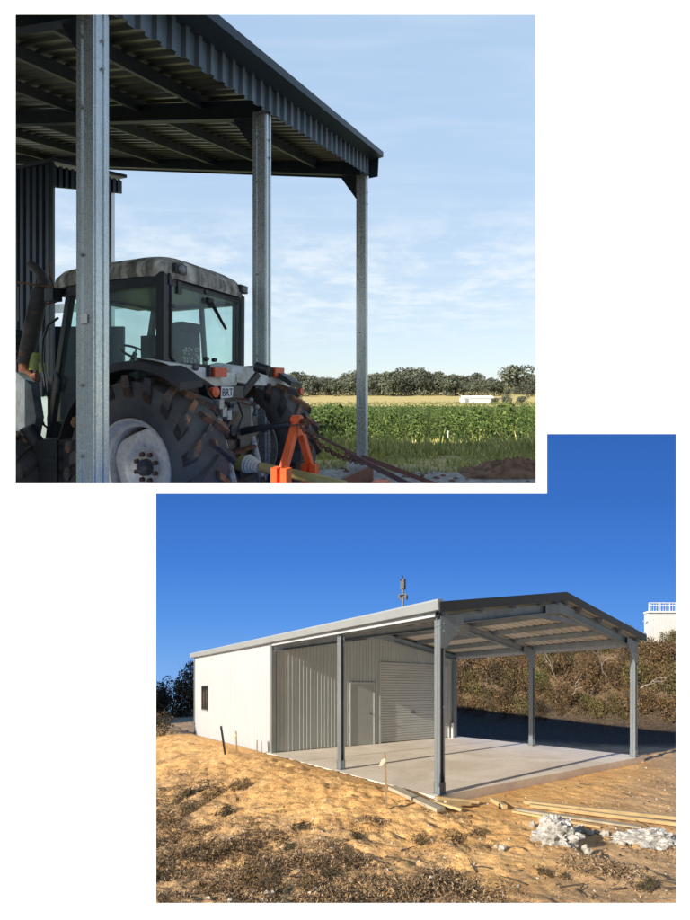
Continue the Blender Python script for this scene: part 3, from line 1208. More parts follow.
def build_ground1():
    nx, ny = 110, 150
    pts, zs = [], []
    for j in range(ny):
        y = 4.5 * (800 / 4.5) ** (j / (ny - 1))
        for i in range(nx):
            k = -0.95 + (0.95 + 0.75) * i / (nx - 1)
            x = k * y
            z = g1(x, y) + 0.03 * fbm(x * .8, y * .8, 2, 3) * min(1, y / 12)
            pts.append(T1(x, y, z))
            zs.append(zone1(x, y))
    o = grid_mesh('field_ground', M['field'], pts, nx, ny, zs)
    tag(o, kind='structure')


build_ground1()

# ---- the open farm shed
M0 = Vector((-1.135, 6.2, 3.65))
D3 = Vector((0.409, 0.913, 0.192))      # along the edge with the posts
R3 = Vector((-0.913, 0.409, 0.22))      # back under the roof
OUT = Vector((0.913, -0.409, 0.0))
UPV = Vector((0, 0, 1))


def rp(t, r, z=0.0, out=0.0):
    return M0 + D3 * t + R3 * r + UPV * z + OUT * out


def build_shed1():
    root = thing('open_farm_shed', T1(-1.135, 6.2, GZ), 'dark roofed open farm shed on galvanised posts above the tractor', 'shed')
    bd = lambda mb, name, mat, par=root, **k: mb.build(name, M[mat], par, **k)
    NR = D3.cross(R3).normalized()
    if NR.z < 0:
        NR = -NR
    # roof sheets: ribs run back under the roof
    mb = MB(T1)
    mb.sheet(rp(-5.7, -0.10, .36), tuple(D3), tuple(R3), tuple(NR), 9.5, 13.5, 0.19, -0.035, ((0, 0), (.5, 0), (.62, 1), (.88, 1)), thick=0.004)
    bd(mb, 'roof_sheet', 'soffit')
    # top skin of the edge: flashing that overhangs
    t0, t1 = -5.7, 3.80
    mb = MB(T1)
    a, b = rp(t0, -.06, .36), rp(t1, -.06, .36)
    c, d = rp(t0, -.06, .40, .34), rp(t1, -.06, .40, .34)
    for (p, q, h) in ((a, b, .05),):
        mb.prism([tuple(a), tuple(b), tuple(d), tuple(c)], (0, 0, .025))
    mb.prism([tuple(c), tuple(d), tuple(d + UPV * .11), tuple(c + UPV * .11)], tuple(OUT * .02))
    bd(mb, 'edge_flashing', 'charcoal_trim')
    # ribbed fascia strip along the edge
    mb = MB(T1)
    p = rp(t0, 0, .02, .13)
    mb.sheet(p, tuple(D3), (0, 0, 1), tuple(OUT), t1 - .08 - t0, .37, 0.19, 0.04, ((0, 0), (.45, 0), (.58, 1), (.86, 1)), thick=.003)
    bd(mb, 'ribbed_fascia', 'fascia_zinc')
    mb = MB(T1)
    q = rp(t1 - .02, -.0, -.02, .0)
    mb.prism([tuple(rp(t1 - .02, 0, .0, .10)), tuple(rp(t1 - .02, 0, .0, .30)), tuple(rp(t1 - .02, 0, .40, .32)), tuple(rp(t1 - .02, 0, .40, .10))], tuple(D3 * .02))
    bd(mb, 'flashing_end', 'charcoal_trim')
    # far edge beam
    mb = MB(T1)
    mb.prism([tuple(rp(3.76, -.06, .0)), tuple(rp(3.76, 13.4, .0)), tuple(rp(3.76, 13.4, .37)), tuple(rp(3.76, -.06, .37))], tuple(D3 * .03))
    bd(mb, 'end_fascia', 'charcoal_trim')
    mb = MB(T1)
    mb.bar(rp(3.60, 0, .15), rp(3.60, 13.4, .15), .10, .24, tuple(UPV))
    bd(mb, 'rafter', 'dark_steel')
    # rafters at the posts
    for t in (0.0, -2.52):
        mb = MB(T1)
        mb.bar(rp(t, .0, .10), rp(t, 13.4, .10), .012, .24, tuple(UPV))
        mb.bar(rp(t, .0, -.02), rp(t, 13.4, -.02), .09, .012, tuple(UPV))
        mb.bar(rp(t, .0, .22), rp(t, 13.4, .22), .09, .012, tuple(UPV))
        bd(mb, 'rafter', 'dark_steel')
    # purlins along the shed (C section, lip down)
    for r in (1.02, 2.3, 3.8, 5.6, 7.6, 10.0, 12.4):
        mb = MB(T1)
        mb.bar(rp(-5.6, r, .24), rp(3.62, r, .24), .010, .17, tuple(UPV))
        mb.bar(rp(-5.6, r + .03, .16), rp(3.62, r + .03, .16), .06, .010, tuple(UPV))
        bd(mb, 'purlin', 'purlin1')
    # unseen wall added left of the view to keep sun off post and tractor
    mb = MB(T1)
    q0 = rp(-8.8, 2.6)
    e_ = Vector((D3.x, D3.y, 0)).normalized()
    mb.sheet((q0.x, q0.y, GZ), tuple(e_), (0, 0, 1), tuple(OUT), 6.9, lambda u: (0, 7.1 if u < 4.2 else 5.0), .19, .03, thick=.004)
    bd(mb, 'side_wall', 'far_white')
    # posts
    for (pos, zt, zb) in (((-2.165, 3.9), 3.30, -1.3), ((-1.135, 6.2), 3.70, GZ), ((.357, 9.53), 4.40, -1.68)):
        e = Vector((D3.x, D3.y, 0)).normalized()
        o_ = OUT
        c = Vector((pos[0], pos[1], 0))
        w, dp, t = .15, .20, .007
        mb = MB(T1)

        def slab_(a0, a1, b0, b1):
            pts = [c + o_ * a + e * b for a, b in ((a0, b0), (a1, b0), (a1, b1), (a0, b1))]
            mb.prism([(p.x, p.y, zb) for p in pts], (0, 0, zt - zb))
        # web faces the viewer's left, flanges fold back; a folded groove on the outer face
        slab_(-dp / 2, dp / 2, -w / 2, -w / 2 + t)
        slab_(dp / 2 - t, dp / 2, -w / 2 + t, w / 2)
        slab_(-dp / 2, -dp / 2 + t, -w / 2 + t, w / 2)
        slab_(dp / 2 - .03, dp / 2 - t, w / 2 - t, w / 2)
        slab_(-dp / 2 + t, -dp / 2 + .03, w / 2 - t, w / 2)
        slab_(dp / 2, dp / 2 + .012, -w / 2 + .02, -w / 2 + .055)
        slab_(dp / 2, dp / 2 + .012, w / 2 - .055, w / 2 - .02)
        slab_(-dp / 2 + .01, -dp / 2 + .07, -w / 2 - .012, -w / 2)
        p = bd(mb, 'post', 'galv1')
        zz = [zt - .35, zt - .95, zt - 2.2, zt - 3.3, zt - 3.9]
        for z in zz:
            if z < zb + .2:
                continue
            mb = MB(T1)
            f = c + o_ * (-.02) - e * (w / 2)
            mb.tube([(f.x, f.y, z), (f.x - e.x * .02, f.y - e.y * .02, z)], .013, 6)
            bd(mb, 'bolt', 'arm_steel', p)
        for z in (zt - .38, zt - .62):
            mb = MB(T1)
            f = c + o_ * (dp / 2 + .012) + e * (0.0)
            mb.tube([(f.x, f.y, z), (f.x + o_.x * .02, f.y + o_.y * .02, z)], .014, 6)
            bd(mb, 'bolt', 'arm_steel', p)
        # knee plate in the plane of the rafter
        mb = MB(T1)
        k0 = c - o_ * (dp / 2 - .02)
        zt2 = zt
        mb.prism([(k0.x, k0.y, zt2 - .55), (k0.x - o_.x * .42, k0.y - o_.y * .42, zt2 + .06), (k0.x - o_.x * .0, k0.y - o_.y * .0, zt2 + .06)], tuple(e * .012))
        bd(mb, 'knee_plate', 'dark_steel', p)
    # small paper sticker on the nearest post
    e = Vector((D3.x, D3.y, 0)).normalized()
    c = Vector((-2.165, 3.9, 0)) - e * .0905
    mb = MB(T1)
    q = [c + OUT * a for a in (-.032, .05)]
    z0, z1 = .515, .60
    mb.prism([(q[0].x, q[0].y, z0), (q[1].x, q[1].y, z0 + .002), (q[1].x, q[1].y, z1 - .015), (q[1].x - .012, q[1].y + .004, z1), (q[0].x, q[0].y, z1)], tuple(e * -.002))
    bd(mb, 'sticker', 'paper')
    # concrete footing of the far post
    f = thing('concrete_footing', T1(.357, 9.53, GZ), 'rough pale concrete block under the galvanised post by the field', 'footing')
    mb = MB(T1)
    pts = []
    fr = random.Random(3)
    for i in range(10):
        a = i / 10 * 6.283
        r = .34 * (1 + .18 * fr.uniform(-1, 1)) / max(abs(math.cos(a)), abs(math.sin(a))) ** .7
        pts.append((.357 + r * math.cos(a), 9.53 + r * math.sin(a), GZ - .1))
    mb.prism(pts, (0, 0, .24))
    top = [(.357 + (x - .357) * .8, 9.53 + (y - 9.53) * .8, GZ + .1401) for x, y, z in pts]
    mb.prism(top, (0, 0, .05))
    bd(mb, 'footing_block', 'concrete1', f)


build_shed1()


# ---- dark clad building and its lean-to on the left
def build_left_building():
    root = thing('clad_building', T1(-6.5, 9.9, GZ), 'dark navy ribbed wall and lean-to eave behind the tractor exhaust', 'building')
    bd = lambda mb, name, mat, par=root, **k: mb.build(name, M[mat], par, **k)
    corner = Vector((-.643 * 9.8, 9.8, GZ))
    wv = Vector((-.97, .24, 0)).normalized()
    mb = MB(T1)
    n = Vector((-wv.y, wv.x, 0))
    if n.y > 0:
        n = -n
    mb.sheet(corner, tuple(wv), (0, 0, 1), tuple(n), 3.2, 6.6, .172, .045, ((0, 0), (.30, 0), (.40, 1), (.88, 1)), thick=.004)
    bd(mb, 'ribbed_wall', 'navy_cladding')
    mb = MB(T1)
    mb.bar(corner + n * .02, corner + n * .02 + Vector((0, 0, 6.6)), .07, .07, (1, 0, 0))
    bd(mb, 'corner_trim', 'charcoal_trim')
    a, b = at1(53, 166, 9.75), at1(122, 181, 11.5)
    a2, b2 = at1(53, 187, 9.75), at1(122, 193.5, 11.5)
    A, B, A2, B2 = Vector(a), Vector(b), Vector(a2), Vector(b2)
    mb = MB(T1)
    nn = 13
    for k in range(nn):
        t0, t1 = k / nn, (k + .55) / nn
        o = Vector((.02, -.03, 0))
        mb.prism([tuple(A.lerp(B, t0) + o), tuple(A2.lerp(B2, t0) + o), tuple(A2.lerp(B2, t1) + o), tuple(A.lerp(B, t1) + o)], (.02, -.03, 0))
    mb.prism([tuple(A), tuple(A2), tuple(B2), tuple(B)], (-.02, .02, 0))
    bd(mb, 'ribbed_fascia', 'navy_cladding')
    mb = MB(T1)
    up = Vector((0, 0, .13))
    e = (B - A).normalized()
    mb.prism([tuple(A + Vector((.12, -.18, .02))), tuple(B + e * .12 + Vector((.12, -.18, .02))), tuple(B + e * .12 + Vector((-1.6, .5, .06))), tuple(A + Vector((-1.6, .5, .06)))], tuple(up * .6))
    bd(mb, 'roof_edge', 'charcoal_trim')
    mb = MB(T1)
    x, y, z = at1(110, 192, 11.3)
    mb.box((x - .08, y - .08, GZ), (x + .08, y + .08, z))
    bd(mb, 'post', 'galv1')
    mb = MB(T1)
    p, q = at1(50, 309, 10.6), at1(155, 303, 13.0)
    mb.bar(p, q, .12, .2)
    bd(mb, 'rail', 'galv1')
    mb = MB(T1)
    p = at1(86, 345, 11.0)
    mb.box((p[0] - 1.2, p[1], GZ), (p[0] + .9, p[1] + .1, p[2] + .45))
    bd(mb, 'low_wall', 'navy_cladding')


build_left_building()

# ------------------------------------------------------------------ tractor
MX, MY = -1.67, 5.57
FX, FY = -.917, .40
AX, AY = .40, .917
FL = Vector((FX, FY, 0))
AL = Vector((AX, AY, 0))


def TT(f, s, z):
    return T1(MX + f * FX + s * AX, MY + f * FY + s * AY, z + GZ)


def pS(px, py, s):
    k = (px - 345) / 454
    f = (MX + AX * s - k * (MY + AY * s)) / (-FX + FY * k)
    Y = MY + f * FY + s * AY
    return (f, s, -(py - 385) / 454 * Y - GZ)


def pF(px, py, f):
    k = (px - 345) / 454
    s = (k * (MY + FY * f) - MX - FX * f) / (AX - AY * k)
    Y = MY + f * FY + s * AY
    return (f, s, -(py - 385) / 454 * Y - GZ)


def build_tractor():
    root = thing('tractor', TT(0, 0, 0), 'weathered tractor with stained grey cab roof and muddy tyres under the open shed', 'tractor')
    bd = lambda mb, name, mat, par=root, **k: mb.build(name, M[mat] if isinstance(mat, str) else mat, par, **k)

    def wheel(f, s, r, w, rr, side, nl, name='rear_wheel'):
        """side -1: outer face towards the viewer"""
        base = TT(f, s, r)
        wr = bpy.data.objects.new(name, None)
        col.objects.link(wr)
        wr['_b'] = tuple(base)
        wr.parent = root
        wr.location = Vector(base) - Vector(root['_b'])
        C = (f, s, r)
        ax = (0, side, 0)
        h = w / 2
        mb = MB(TT)
        R1 = r * .945
        mb.lathe(C, ax, [(h * .62, rr), (h * .86, rr + (R1 - rr) * .12), (h * 1.02, rr + (R1 - rr) * .45), (h * .98, rr + (R1 - rr) * .75), (h * .88, R1 * .985), (h * .55, R1), (0, R1 * 1.004), (-h * .55, R1), (-h * .88, R1 * .985), (-h * .98, rr + (R1 - rr) * .75), (-h * 1.02, rr + (R1 - rr) * .45), (-h * .86, rr + (R1 - rr) * .12), (-h * .62, rr)], 72)
        ty = bd(mb, 'tyre', 'rubber', wr, smooth=True, autos=50)
        # lugs: bars from the middle of the tread out over the shoulder
        mb = MB(TT)
        for half in (1, -1):
            for k in range(nl):
                a0 = (k + (.5 if half < 0 else 0)) / nl * 2 * math.pi
                prof = []
                for i in range(7):
                    q = i / 6
                    t = half * h * (-.06 + 1.10 * min(q / .72, 1.0))
                    rad = r if q < .72 else r - (q - .72) / .28 * (r - rr) * .34
                    if i == 5:
                        t *= 1.0
                    ang = a0 + .30 * q * (1 if q < .75 else 1.0)
                    wd = (.036 + .018 * q) * (r / .95)
                    prof.append((t, rad, ang, wd))
                vs_, fs = [], []
                for (t, rad, ang, wd) in prof:
                    inr = rad - .062 * (r / .95)
                    for dr, da in ((rad, -wd * .8 / r), (rad, wd * .8 / r), (inr, wd * 1.25 / r), (inr, -wd * 1.25 / r)):
                        an = ang + da
                        vs_.append((C[0] + dr * math.cos(an), C[1] + t * side, C[2] + dr * math.sin(an)))
                for i in range(6):
                    for j in range(4):
                        fs.append((i * 4 + j, i * 4 + (j + 1) % 4, (i + 1) * 4 + (j + 1) % 4, (i + 1) * 4 + j))
                fs += [(3, 2, 1, 0), (24, 25, 26, 27)]
                mb.add(vs_, fs)
        bd(mb, 'tread', 'lug', ty if False else wr)
        # rim: lips, well, dished disc
        mb = MB(TT)
        mb.lathe(C, ax, [(h * .60, rr * .995), (h * .78, rr * 1.045), (h * .84, rr * 1.03), (h * .80, rr * .985), (h * .62, rr * .95), (h * .45, rr * .93), (h * .38, rr * .86), (h * .0, rr * .84), (-h * .4, rr * .86), (-h * .8, rr * 1.03), (-h * .84, rr * 1.02), (-h * .6, rr * .99)], 56)
        rim = bd(mb, 'rim', 'rim', wr, smooth=True, autos=40)
        mb = MB(TT)
        nseg = 64
        dv, df = [], []
        rings = [(.0, .10, 0), (-.01, .36, 0), (.10, .44, 0), (.16, .62, 0), (.10, .78, 1)]
        for (t, q, wav) in rings:
            for k in range(nseg):
                th = 2 * math.pi * k / nseg
                rad = rr * q * (1 + (.055 * math.copysign(abs(math.sin(4 * th)) ** .6, math.sin(4 * th)) if wav else 0))
                dv.append((C[0] + rad * math.cos(th), C[1] + side * t * h * 1.6, C[2] + rad * math.sin(th)))
        for j in range(len(rings) - 1):
            for k in range(nseg):
                df.append((j * nseg + k, j * nseg + (k + 1) % nseg, (j + 1) * nseg + (k + 1) % nseg, (j + 1) * nseg + k))
        mb.add(dv, df)
        bd(mb, 'wheel_disc', 'rim', wr, smooth=True, autos=60)
        mb = MB(TT)
        mb.lathe((C[0], C[1] + side * h * .02, C[2]), ax, [(0, .002), (.02, rr * .10), (.05, rr * .17), (-.02, rr * .18)], 24)
        bd(mb, 'hub', 'grease_steel', wr, smooth=True, autos=40)
        for k in range(8):
            th = 2 * math.pi * (k + .5) / 8
            mb = MB(TT)
            b0 = (C[0] + rr * .28 * math.cos(th), C[1] + side * (-.02), C[2] + rr * .28 * math.sin(th))
            mb.tube([b0, (b0[0], b0[1] + side * .05, b0[2])], rr * .052, 6)
            bd(mb, 'wheel_bolt', 'bolt_rust', wr)
        return wr

    wheel(0, -.95, .95, .50, .50, -1, 19)
    wheel(0, .95, .95, .50, .50, 1, 19)
    wheel(2.45, -.88, .62, .38, .33, -1, 16, 'front_wheel')
    wheel(2.45, .88, .62, .38, .33, 1, 16, 'front_wheel')

    # axle housing and transmission
    mb = MB(TT)
    mb.tube([(0, -.7, .95), (0, -.3, .98), (0, .3, .98), (0, .7, .95)], [.13, .19, .19, .13], 14)
    bd(mb, 'axle_housing', 'grease_steel', smooth=True, autos=40)
    mb = MB(TT)
    mb.prism([(-.52, -.27, .62), (1.9, -.27, .62), (1.9, -.27, 1.1), (.5, -.27, 1.35), (-.52, -.27, 1.42)], (0, .54, 0))
    mb.box((-.60, -.18, .74), (-.52, .18, 1.25))
    bd(mb, 'gearbox', 'grease_steel')
    mb = MB(TT)
    mb.box((2.3, -.75, .52), (2.6, .75, .72))
    bd(mb, 'front_axle', 'grease_steel')
    # bonnet, rounded
    mb = MB(TT)
    prof = [(-.42, .95), (-.44, 1.35), (-.40, 1.55), (-.26, 1.66), (0, 1.70), (.26, 1.66), (.40, 1.55), (.44, 1.35), (.42, .95)]
    vs_, fs = [], []
    for (f, k, dz) in ((1.42, 1, .06), (2.2, .97, .02), (3.0, .92, -.06), (3.35, .82, -.16), (3.45, .55, -.4)):
        for (s_, z) in prof:
            vs_.append((f, s_ * k, .95 + (z - .95) * (1 if k > .6 else .8) + dz))
    n = len(prof)
    for j in range(4):
        for k in range(n - 1):
            fs.append((j * n + k, j * n + k + 1, (j + 1) * n + k + 1, (j + 1) * n + k))
    fs.append(tuple(range(n)))
    fs.append(tuple(range(5 * n - 1, 4 * n - 1, -1)))
    mb.add(vs_, fs)
    bd(mb, 'bonnet', 'hood', smooth=True, autos=50)
    mb = MB(TT)
    mb.box((1.5, -.36, .62), (3.2, .36, 1.0))
    bd(mb, 'engine', 'grease_steel')
    # loader or side panel in worn blue grey, left of the tank
    mb = MB(TT)
    q = [pS(16, 372, -.80), pS(31, 385, -.80), pS(36, 418, -.80), pS(32, 440, -.80), pS(22, 452, -.80), pS(10, 430, -.80), pS(10, 380, -.80)]
    mb.prism(q, (0, .10, 0))
    bd(mb, 'side_panel', 'panel_grey')
    mb = MB(TT)
    for (x, y, r) in ((20, 335, .075), (21, 347, .07), (23, 340, .05), (19, 357, .06)):
        c = pS(x, y, -.52)
        mb.tube([c, (c[0], c[1] - .12, c[2])], r, 10)
    bd(mb, 'hydraulic_coupler', 'cab_black')
    mb = MB(TT)
    c = pS(36, 362, -.5)
    mb.tube([(c[0], c[1], c[2] - .11), (c[0], c[1], c[2] + .12)], .085, 12)
    c = pS(43, 368, -.5)
    mb.tube([(c[0], c[1], c[2] - .06), (c[0], c[1], c[2] + .07)], .05, 12)
    bd(mb, 'filter_canister', 'yellow_can', smooth=True, autos=40)

    # exhaust: elbow, muffler sleeve, curved tip
    mb = MB(TT)
    mb.tube([pS(38, 377, -.50), pS(30, 378, -.55), pS(25, 370, -.58), pS(25, 361, -.58)], [.075, .078, .075, .07], 12)
    ex = bd(mb, 'exhaust_elbow', 'rust', smooth=True, autos=50)
    mb = MB(TT)
    mb.tube([pS(25, 362, -.58), pS(31, 335, -.58), pS(40, 292, -.58), pS(41, 288, -.58)], [.088, .098, .098, .07], 14)
    mf = bd(mb, 'muffler', 'exhaust', smooth=True, autos=50)
    mb = MB(TT)
    mb.tube([pS(41, 290, -.58), pS(43, 282, -.58), pS(41, 275, -.58), pS(36, 269, -.58), pS(31, 265, -.58)], [.066, .066, .064, .06, .058], 12)
    bd(mb, 'exhaust_tip', 'exhaust', smooth=True, autos=50)
    # mirror arm and small lamp on the left
    mb = MB(TT)
    mb.tube([pS(10, 281, -.75), pS(30, 284, -.72), pS(54, 287, -.66)], .013, 6)
    mb.tube([pS(49, 262, -.66), pS(50, 275, -.66), pS(54, 290, -.66)], .012, 6)
    mb.tube([pS(46, 304, -.66), pS(56, 302, -.66)], .012, 6)
    mr = bd(mb, 'mirror_arm', 'rust')
    mb = MB(TT)
    a = pS(14, 288, -.80)
    mb.box((a[0] - .05, a[1] - .03, a[2] - .42), (a[0] + .16, a[1] + .03, a[2] + .02))
    bd(mb, 'side_mirror', 'lamp_grey', mr)
    mb = MB(TT)
    a = pS(56, 294, -.68)
    mb.box((a[0] - .09, a[1] - .1, a[2] - .10), (a[0] + .07, a[1] + .02, a[2] + .06))
    bd(mb, 'work_lamp', 'cab_black', mr)
    # hoses
    mb = MB(TT)
    mb.tube([pS(58, 318, -.6), pS(48, 325, -.62), pS(43, 340, -.62), pS(42, 362, -.6), pS(46, 392, -.6), pS(52, 404, -.6)], .017, 6)
    mb.tube([pS(27, 376, -.72), pS(25, 395, -.74), pS(29, 425, -.72), pS(40, 438, -.66)], .016, 6)
    mb.tube([pS(36, 385, -.6), pS(38, 410, -.62), pS(44, 425, -.62), pS(50, 430, -.6)], .014, 6)
    bd(mb, 'hose', 'cab_black', smooth=True)

    # fuel tank with filler neck, step
    mb = MB(TT)
    pts = [pS(23, 492, -.86), pS(22, 455, -.86), pS(26, 446, -.86), pS(34, 440, -.86), pS(60, 436, -.86), pS(76, 440, -.86), pS(78, 492, -.86)]
    n = len(pts)
    lo = [(f, s + .05, z) for f, s, z in pts]
    cx = sum(p[0] for p in pts) / n
    cz = sum(p[2] for p in pts) / n
    sh = [(cx + (f - cx) * .9, s - .0, cz + (z - cz) * .9) for f, s, z in pts]
    ba = [(f, s + .40, z) for f, s, z in pts]
    mb.add(sh + lo + ba, [tuple(range(n))] + [(i, n + i, n + (i + 1) % n, (i + 1) % n) for i in range(n)] + [(n + i, 2 * n + i, 2 * n + (i + 1) % n, n + (i + 1) % n) for i in range(n)] + [tuple(range(3 * n - 1, 2 * n - 1, -1))])
    tk = bd(mb, 'fuel_tank', 'black_plastic', smooth=True, autos=35)
    mb = MB(TT)
    a, b = pS(37, 443, -.80), pS(28, 429, -.88)
    mb.tube([a, b], [.085, .07], 14)
    mb.tube([b, tuple(Vector(b) + (Vector(b) - Vector(a)).normalized() * .035)], [.085, .08], 14)
    bd(mb, 'filler_neck', 'black_plastic', tk, smooth=True, autos=40)
    mb = MB(TT)
    for y in (447, 460, 474):
        a, b = pS(46, y, -.93), pS(56, y, -.93)
        mb.bar(a, b, .03, .05)
    a, b = pS(57, 440, -.93), pS(57, 486, -.93)
    mb.bar(a, b, .03, .03, (1, 0, 0))
    bd(mb, 'step', 'cab_black')

    # ---- cab
    SN, SF = -.66, .66
    rear_n = pS(166, 318, SN)
    fr = rear_n[0]                     # rear plane of the cab
    fa_t = pS(72, 283, SN)[0]          # A pillar top
    fa_b = pS(50, 440, SN)[0]          # A pillar foot
    zt = pS(166, 279, SN)[2]
    zb = pS(166, 362, SN)[2]
    zfoot = pS(50, 440, SN)[2]
    cabm = 'cab_black'
    cabroot = MB(TT)
    frm = cabroot
    for s, sg in ((SN, 1), (SF, -1)):
        frm.bar((fr + .03, s, zb - .35), (fr + .02, s, zt + .05), .11, .13, (0, 1, 0))            # rear pillar
        frm.bar((fa_b, s, zfoot), (fa_t, s, zt + .05), .075, .075, (0, 1, 0))                       # front pillar
        frm.bar((fr, s, zt + .0), (fa_t, s, zt + .0), .09, .15, (0, 0, 1))                          # top rail
        fb = pS(126, 320, SN)[0]
        frm.bar((fb - .02, s, zb - .1), (fb + .06, s, zt), .05, .055, (0, 1, 0)) if s > 0 else None
        frm.bar((fa_b, s, zfoot), (fa_b - .35, s, zfoot - .02), .07, .07)
        frm.bar((fa_b - .3, s, zfoot), (fr + .75, s, zb - .12), .07, .07)
        frm.bar((fr + .75, s, zb - .12), (fr, s, zb + .06), .07, .07)
    frm.bar((fr, SN, zt), (fr, SF, zt), .10, .13)
    frm.bar((fr, SN, zb - .04), (fr, SF, zb - .06), .09, .09)
    frm.bar((fa_t, SN, zt), (fa_t, SF, zt), .10, .13)
    frm.bar((fa_b, SN, zfoot + .4), (fa_b, SF, zfoot + .4), .10, .8)
    cab = bd(frm, 'cab_frame', cabm)
    # glass
    mb = MB(TT)
    zl = zb - .06
    mb.add([(fr + .07, SN - .005, zl + .1), (fr + .75, SN - .005, zl - .02), (fa_b - .3, SN - .005, zfoot + .02), (fa_b - .02, SN - .005, zfoot + .05), (fa_t - .02, SN - .005, zt - .05), (fr + .07, SN - .005, zt - .05)], [(0, 1, 2, 3, 4, 5)])
    bd(mb, 'side_window', 'cab_glass', cab)
    mb = MB(TT)
    mb.add([(fr + .07, SF + .005, zl + .1), (fr + .75, SF + .005, zl - .02), (fa_b - .3, SF + .005, zfoot + .02), (fa_b - .02, SF + .005, zfoot + .05), (fa_t - .02, SF + .005, zt - .05), (fr + .07, SF + .005, zt - .05)], [(5, 4, 3, 2, 1, 0)])
    bd(mb, 'side_window', 'cab_glass', cab)
    mb = MB(TT)
    fb_ = fr - .035
    mb.add([(fb_, SN + .06, zb + .03), (fb_, SN + .13, zb - .03), (fb_, SF - .06, zb - .03), (fb_, SF - .04, zt - .03), (fb_, SN + .05, zt - .03)], [(0, 1, 2, 3, 4)])
    rw = bd(mb, 'rear_window', 'cab_glass', cab)
    mb = MB(TT)
    mb.add([(fa_t + .02, SN + .05, zt - .05), (fa_t + .02, SF - .05, zt - .05), (fa_b + .02, SF - .05, zfoot + .7), (fa_b + .02, SN + .05, zfoot + .7)], [(0, 1, 2, 3)])
    bd(mb, 'windscreen', 'cab_glass', cab)
    # window fittings: hinges, buttons, wiper, gasket
    mb = MB(TT)
    g = .016
    e5 = [(fb_ - .004, SN + .04, zb + .06), (fb_ - .004, SN + .13, zb - .045), (fb_ - .004, SF - .05, zb - .045), (fb_ - .004, SF - .03, zt - .02), (fb_ - .004, SN + .035, zt - .02)]
    for a, b in zip(e5, e5[1:] + e5[:1]):
        mb.tube([a, b], g, 6)
    for px, py in ((205, 292), (172, 306), (206, 359), (214, 360)):
        c = pF(px, py, fb_)
        mb.tube([(c[0] - .03, c[1], c[2]), (c[0] + .02, c[1], c[2])], .026, 10)
    for px in (178, 224):
        c = pF(px, 286, fb_)
        mb.box((c[0] - .03, c[1] - .03, c[2] - .09), (c[0] + .01, c[1] + .03, c[2] + .05))
    bd(mb, 'window_seal', cabm, rw)
    mb = MB(TT)
    a, b, c = pF(207, 300, fb_ - .03), pF(212, 301, fb_ - .04), pF(225, 327, fb_ - .04)
    mb.tube([a, b], .035, 8)
    mb.tube([b, c], .012, 6)
    d0, d1 = pF(211, 303, fb_ - .025), pF(226, 329, fb_ - .025)
    mb.bar(d0, d1, .02, .03)
    bd(mb, 'wiper', cabm, rw)
    # cab roof: rounded slab
    mb = MB(TT)
    f0, f1 = fr - .12, pS(50, 278, SN)[0]
    zr = pS(170, 273, SN)[2]

    def ring(inset, z, tilt=0.0):
        out = []
        hf, hs = (f1 - f0) / 2 - inset, .745 - inset
        cf = (f0 + f1) / 2
        N = 48
        for k in range(N):
            th = 2 * math.pi * k / N
            c_, s_ = math.cos(th), math.sin(th)
            ex = 2 / 7.0
            x = cf + hf * math.copysign(abs(c_) ** ex, c_)
            y = hs * math.copysign(abs(s_) ** ex, s_)
            out.append((x, y, z))
        return out
    rings = [ring(.10, zr + .005), ring(.02, zr - .01), ring(.0, zr + .05), ring(.015, zr + .13), ring(.07, zr + .20), ring(.18, zr + .25), ring(.42, zr + .29)]
    # the roof droops towards its rear and front edges
    vs_, fs = [], []
    for r_ in rings:
        vs_ += [(x, y, z - .05 * ((x - (f0 + f1) / 2) / ((f1 - f0) / 2)) ** 4) for x, y, z in r_]
    N = 48
    for j in range(len(rings) - 1):
        for k in range(N):
            fs.append((j * N + k, j * N + (k + 1) % N, (j + 1) * N + (k + 1) % N, (j + 1) * N + k))
    fs.append(tuple(range((len(rings) - 1) * N, len(rings) * N)))
    fs.append(tuple(range(N - 1, -1, -1)))
    mb.add(vs_, fs)
    rf = bd(mb, 'cab_roof', 'cab_roof', smooth=True, autos=50)
    mb = MB(TT)
    mb.box((f0 + .12, -.62, zr - .10), (f1 - .1, .62, zr + .0))
    bd(mb, 'roof_lining', cabm)
    # recessed lamps at the rear corners of the roof
    for s in (-.55, .60):
        mb = MB(TT)
        mb.box((f0 - .004, s - .09, zr + .01), (f0 + .05, s + .07, zr + .11))
        lp = bd(mb, 'lamp_recess', cabm, rf)
        mb = MB(TT)
        mb.lathe((f0 - .005, s - .01, zr + .055), (-1, 0, 0), [(0, .048), (.02, .046), (.03, .03), (.034, .002)], 16)
        bd(mb, 'roof_lamp', 'lamp_grey', lp, smooth=True)
    # inside: seat, steering wheel, dash, floor
    mb = MB(TT)
    fs_ = fr + .42
    def rbox(mb, c, h, ex=.3):
        vs_, fs = [], []
        for zz, kk in ((-1, .8), (-.8, .97), (0, 1), (.8, .97), (1, .8)):
            for k in range(20):
                th = 2 * math.pi * k / 20
                cx, sx = math.cos(th), math.sin(th)
                vs_.append((c[0] + h[0] * kk * math.copysign(abs(cx) ** ex, cx), c[1] + h[1] * kk * math.copysign(abs(sx) ** ex, sx), c[2] + h[2] * zz))
        for j in range(4):
            for k in range(20):
                fs.append((j * 20 + k, j * 20 + (k + 1) % 20, (j + 1) * 20 + (k + 1) % 20, (j + 1) * 20 + k))
        fs += [tuple(range(19, -1, -1)), tuple(range(80, 100))]
        mb.add(vs_, fs)
    sb = pF(186, 345, fs_)
    rbox(mb, (fs_, sb[1], sb[2] - .05), (.07, .21, .30))
    rbox(mb, (fs_ + .25, sb[1], sb[2] - .40), (.26, .25, .07))
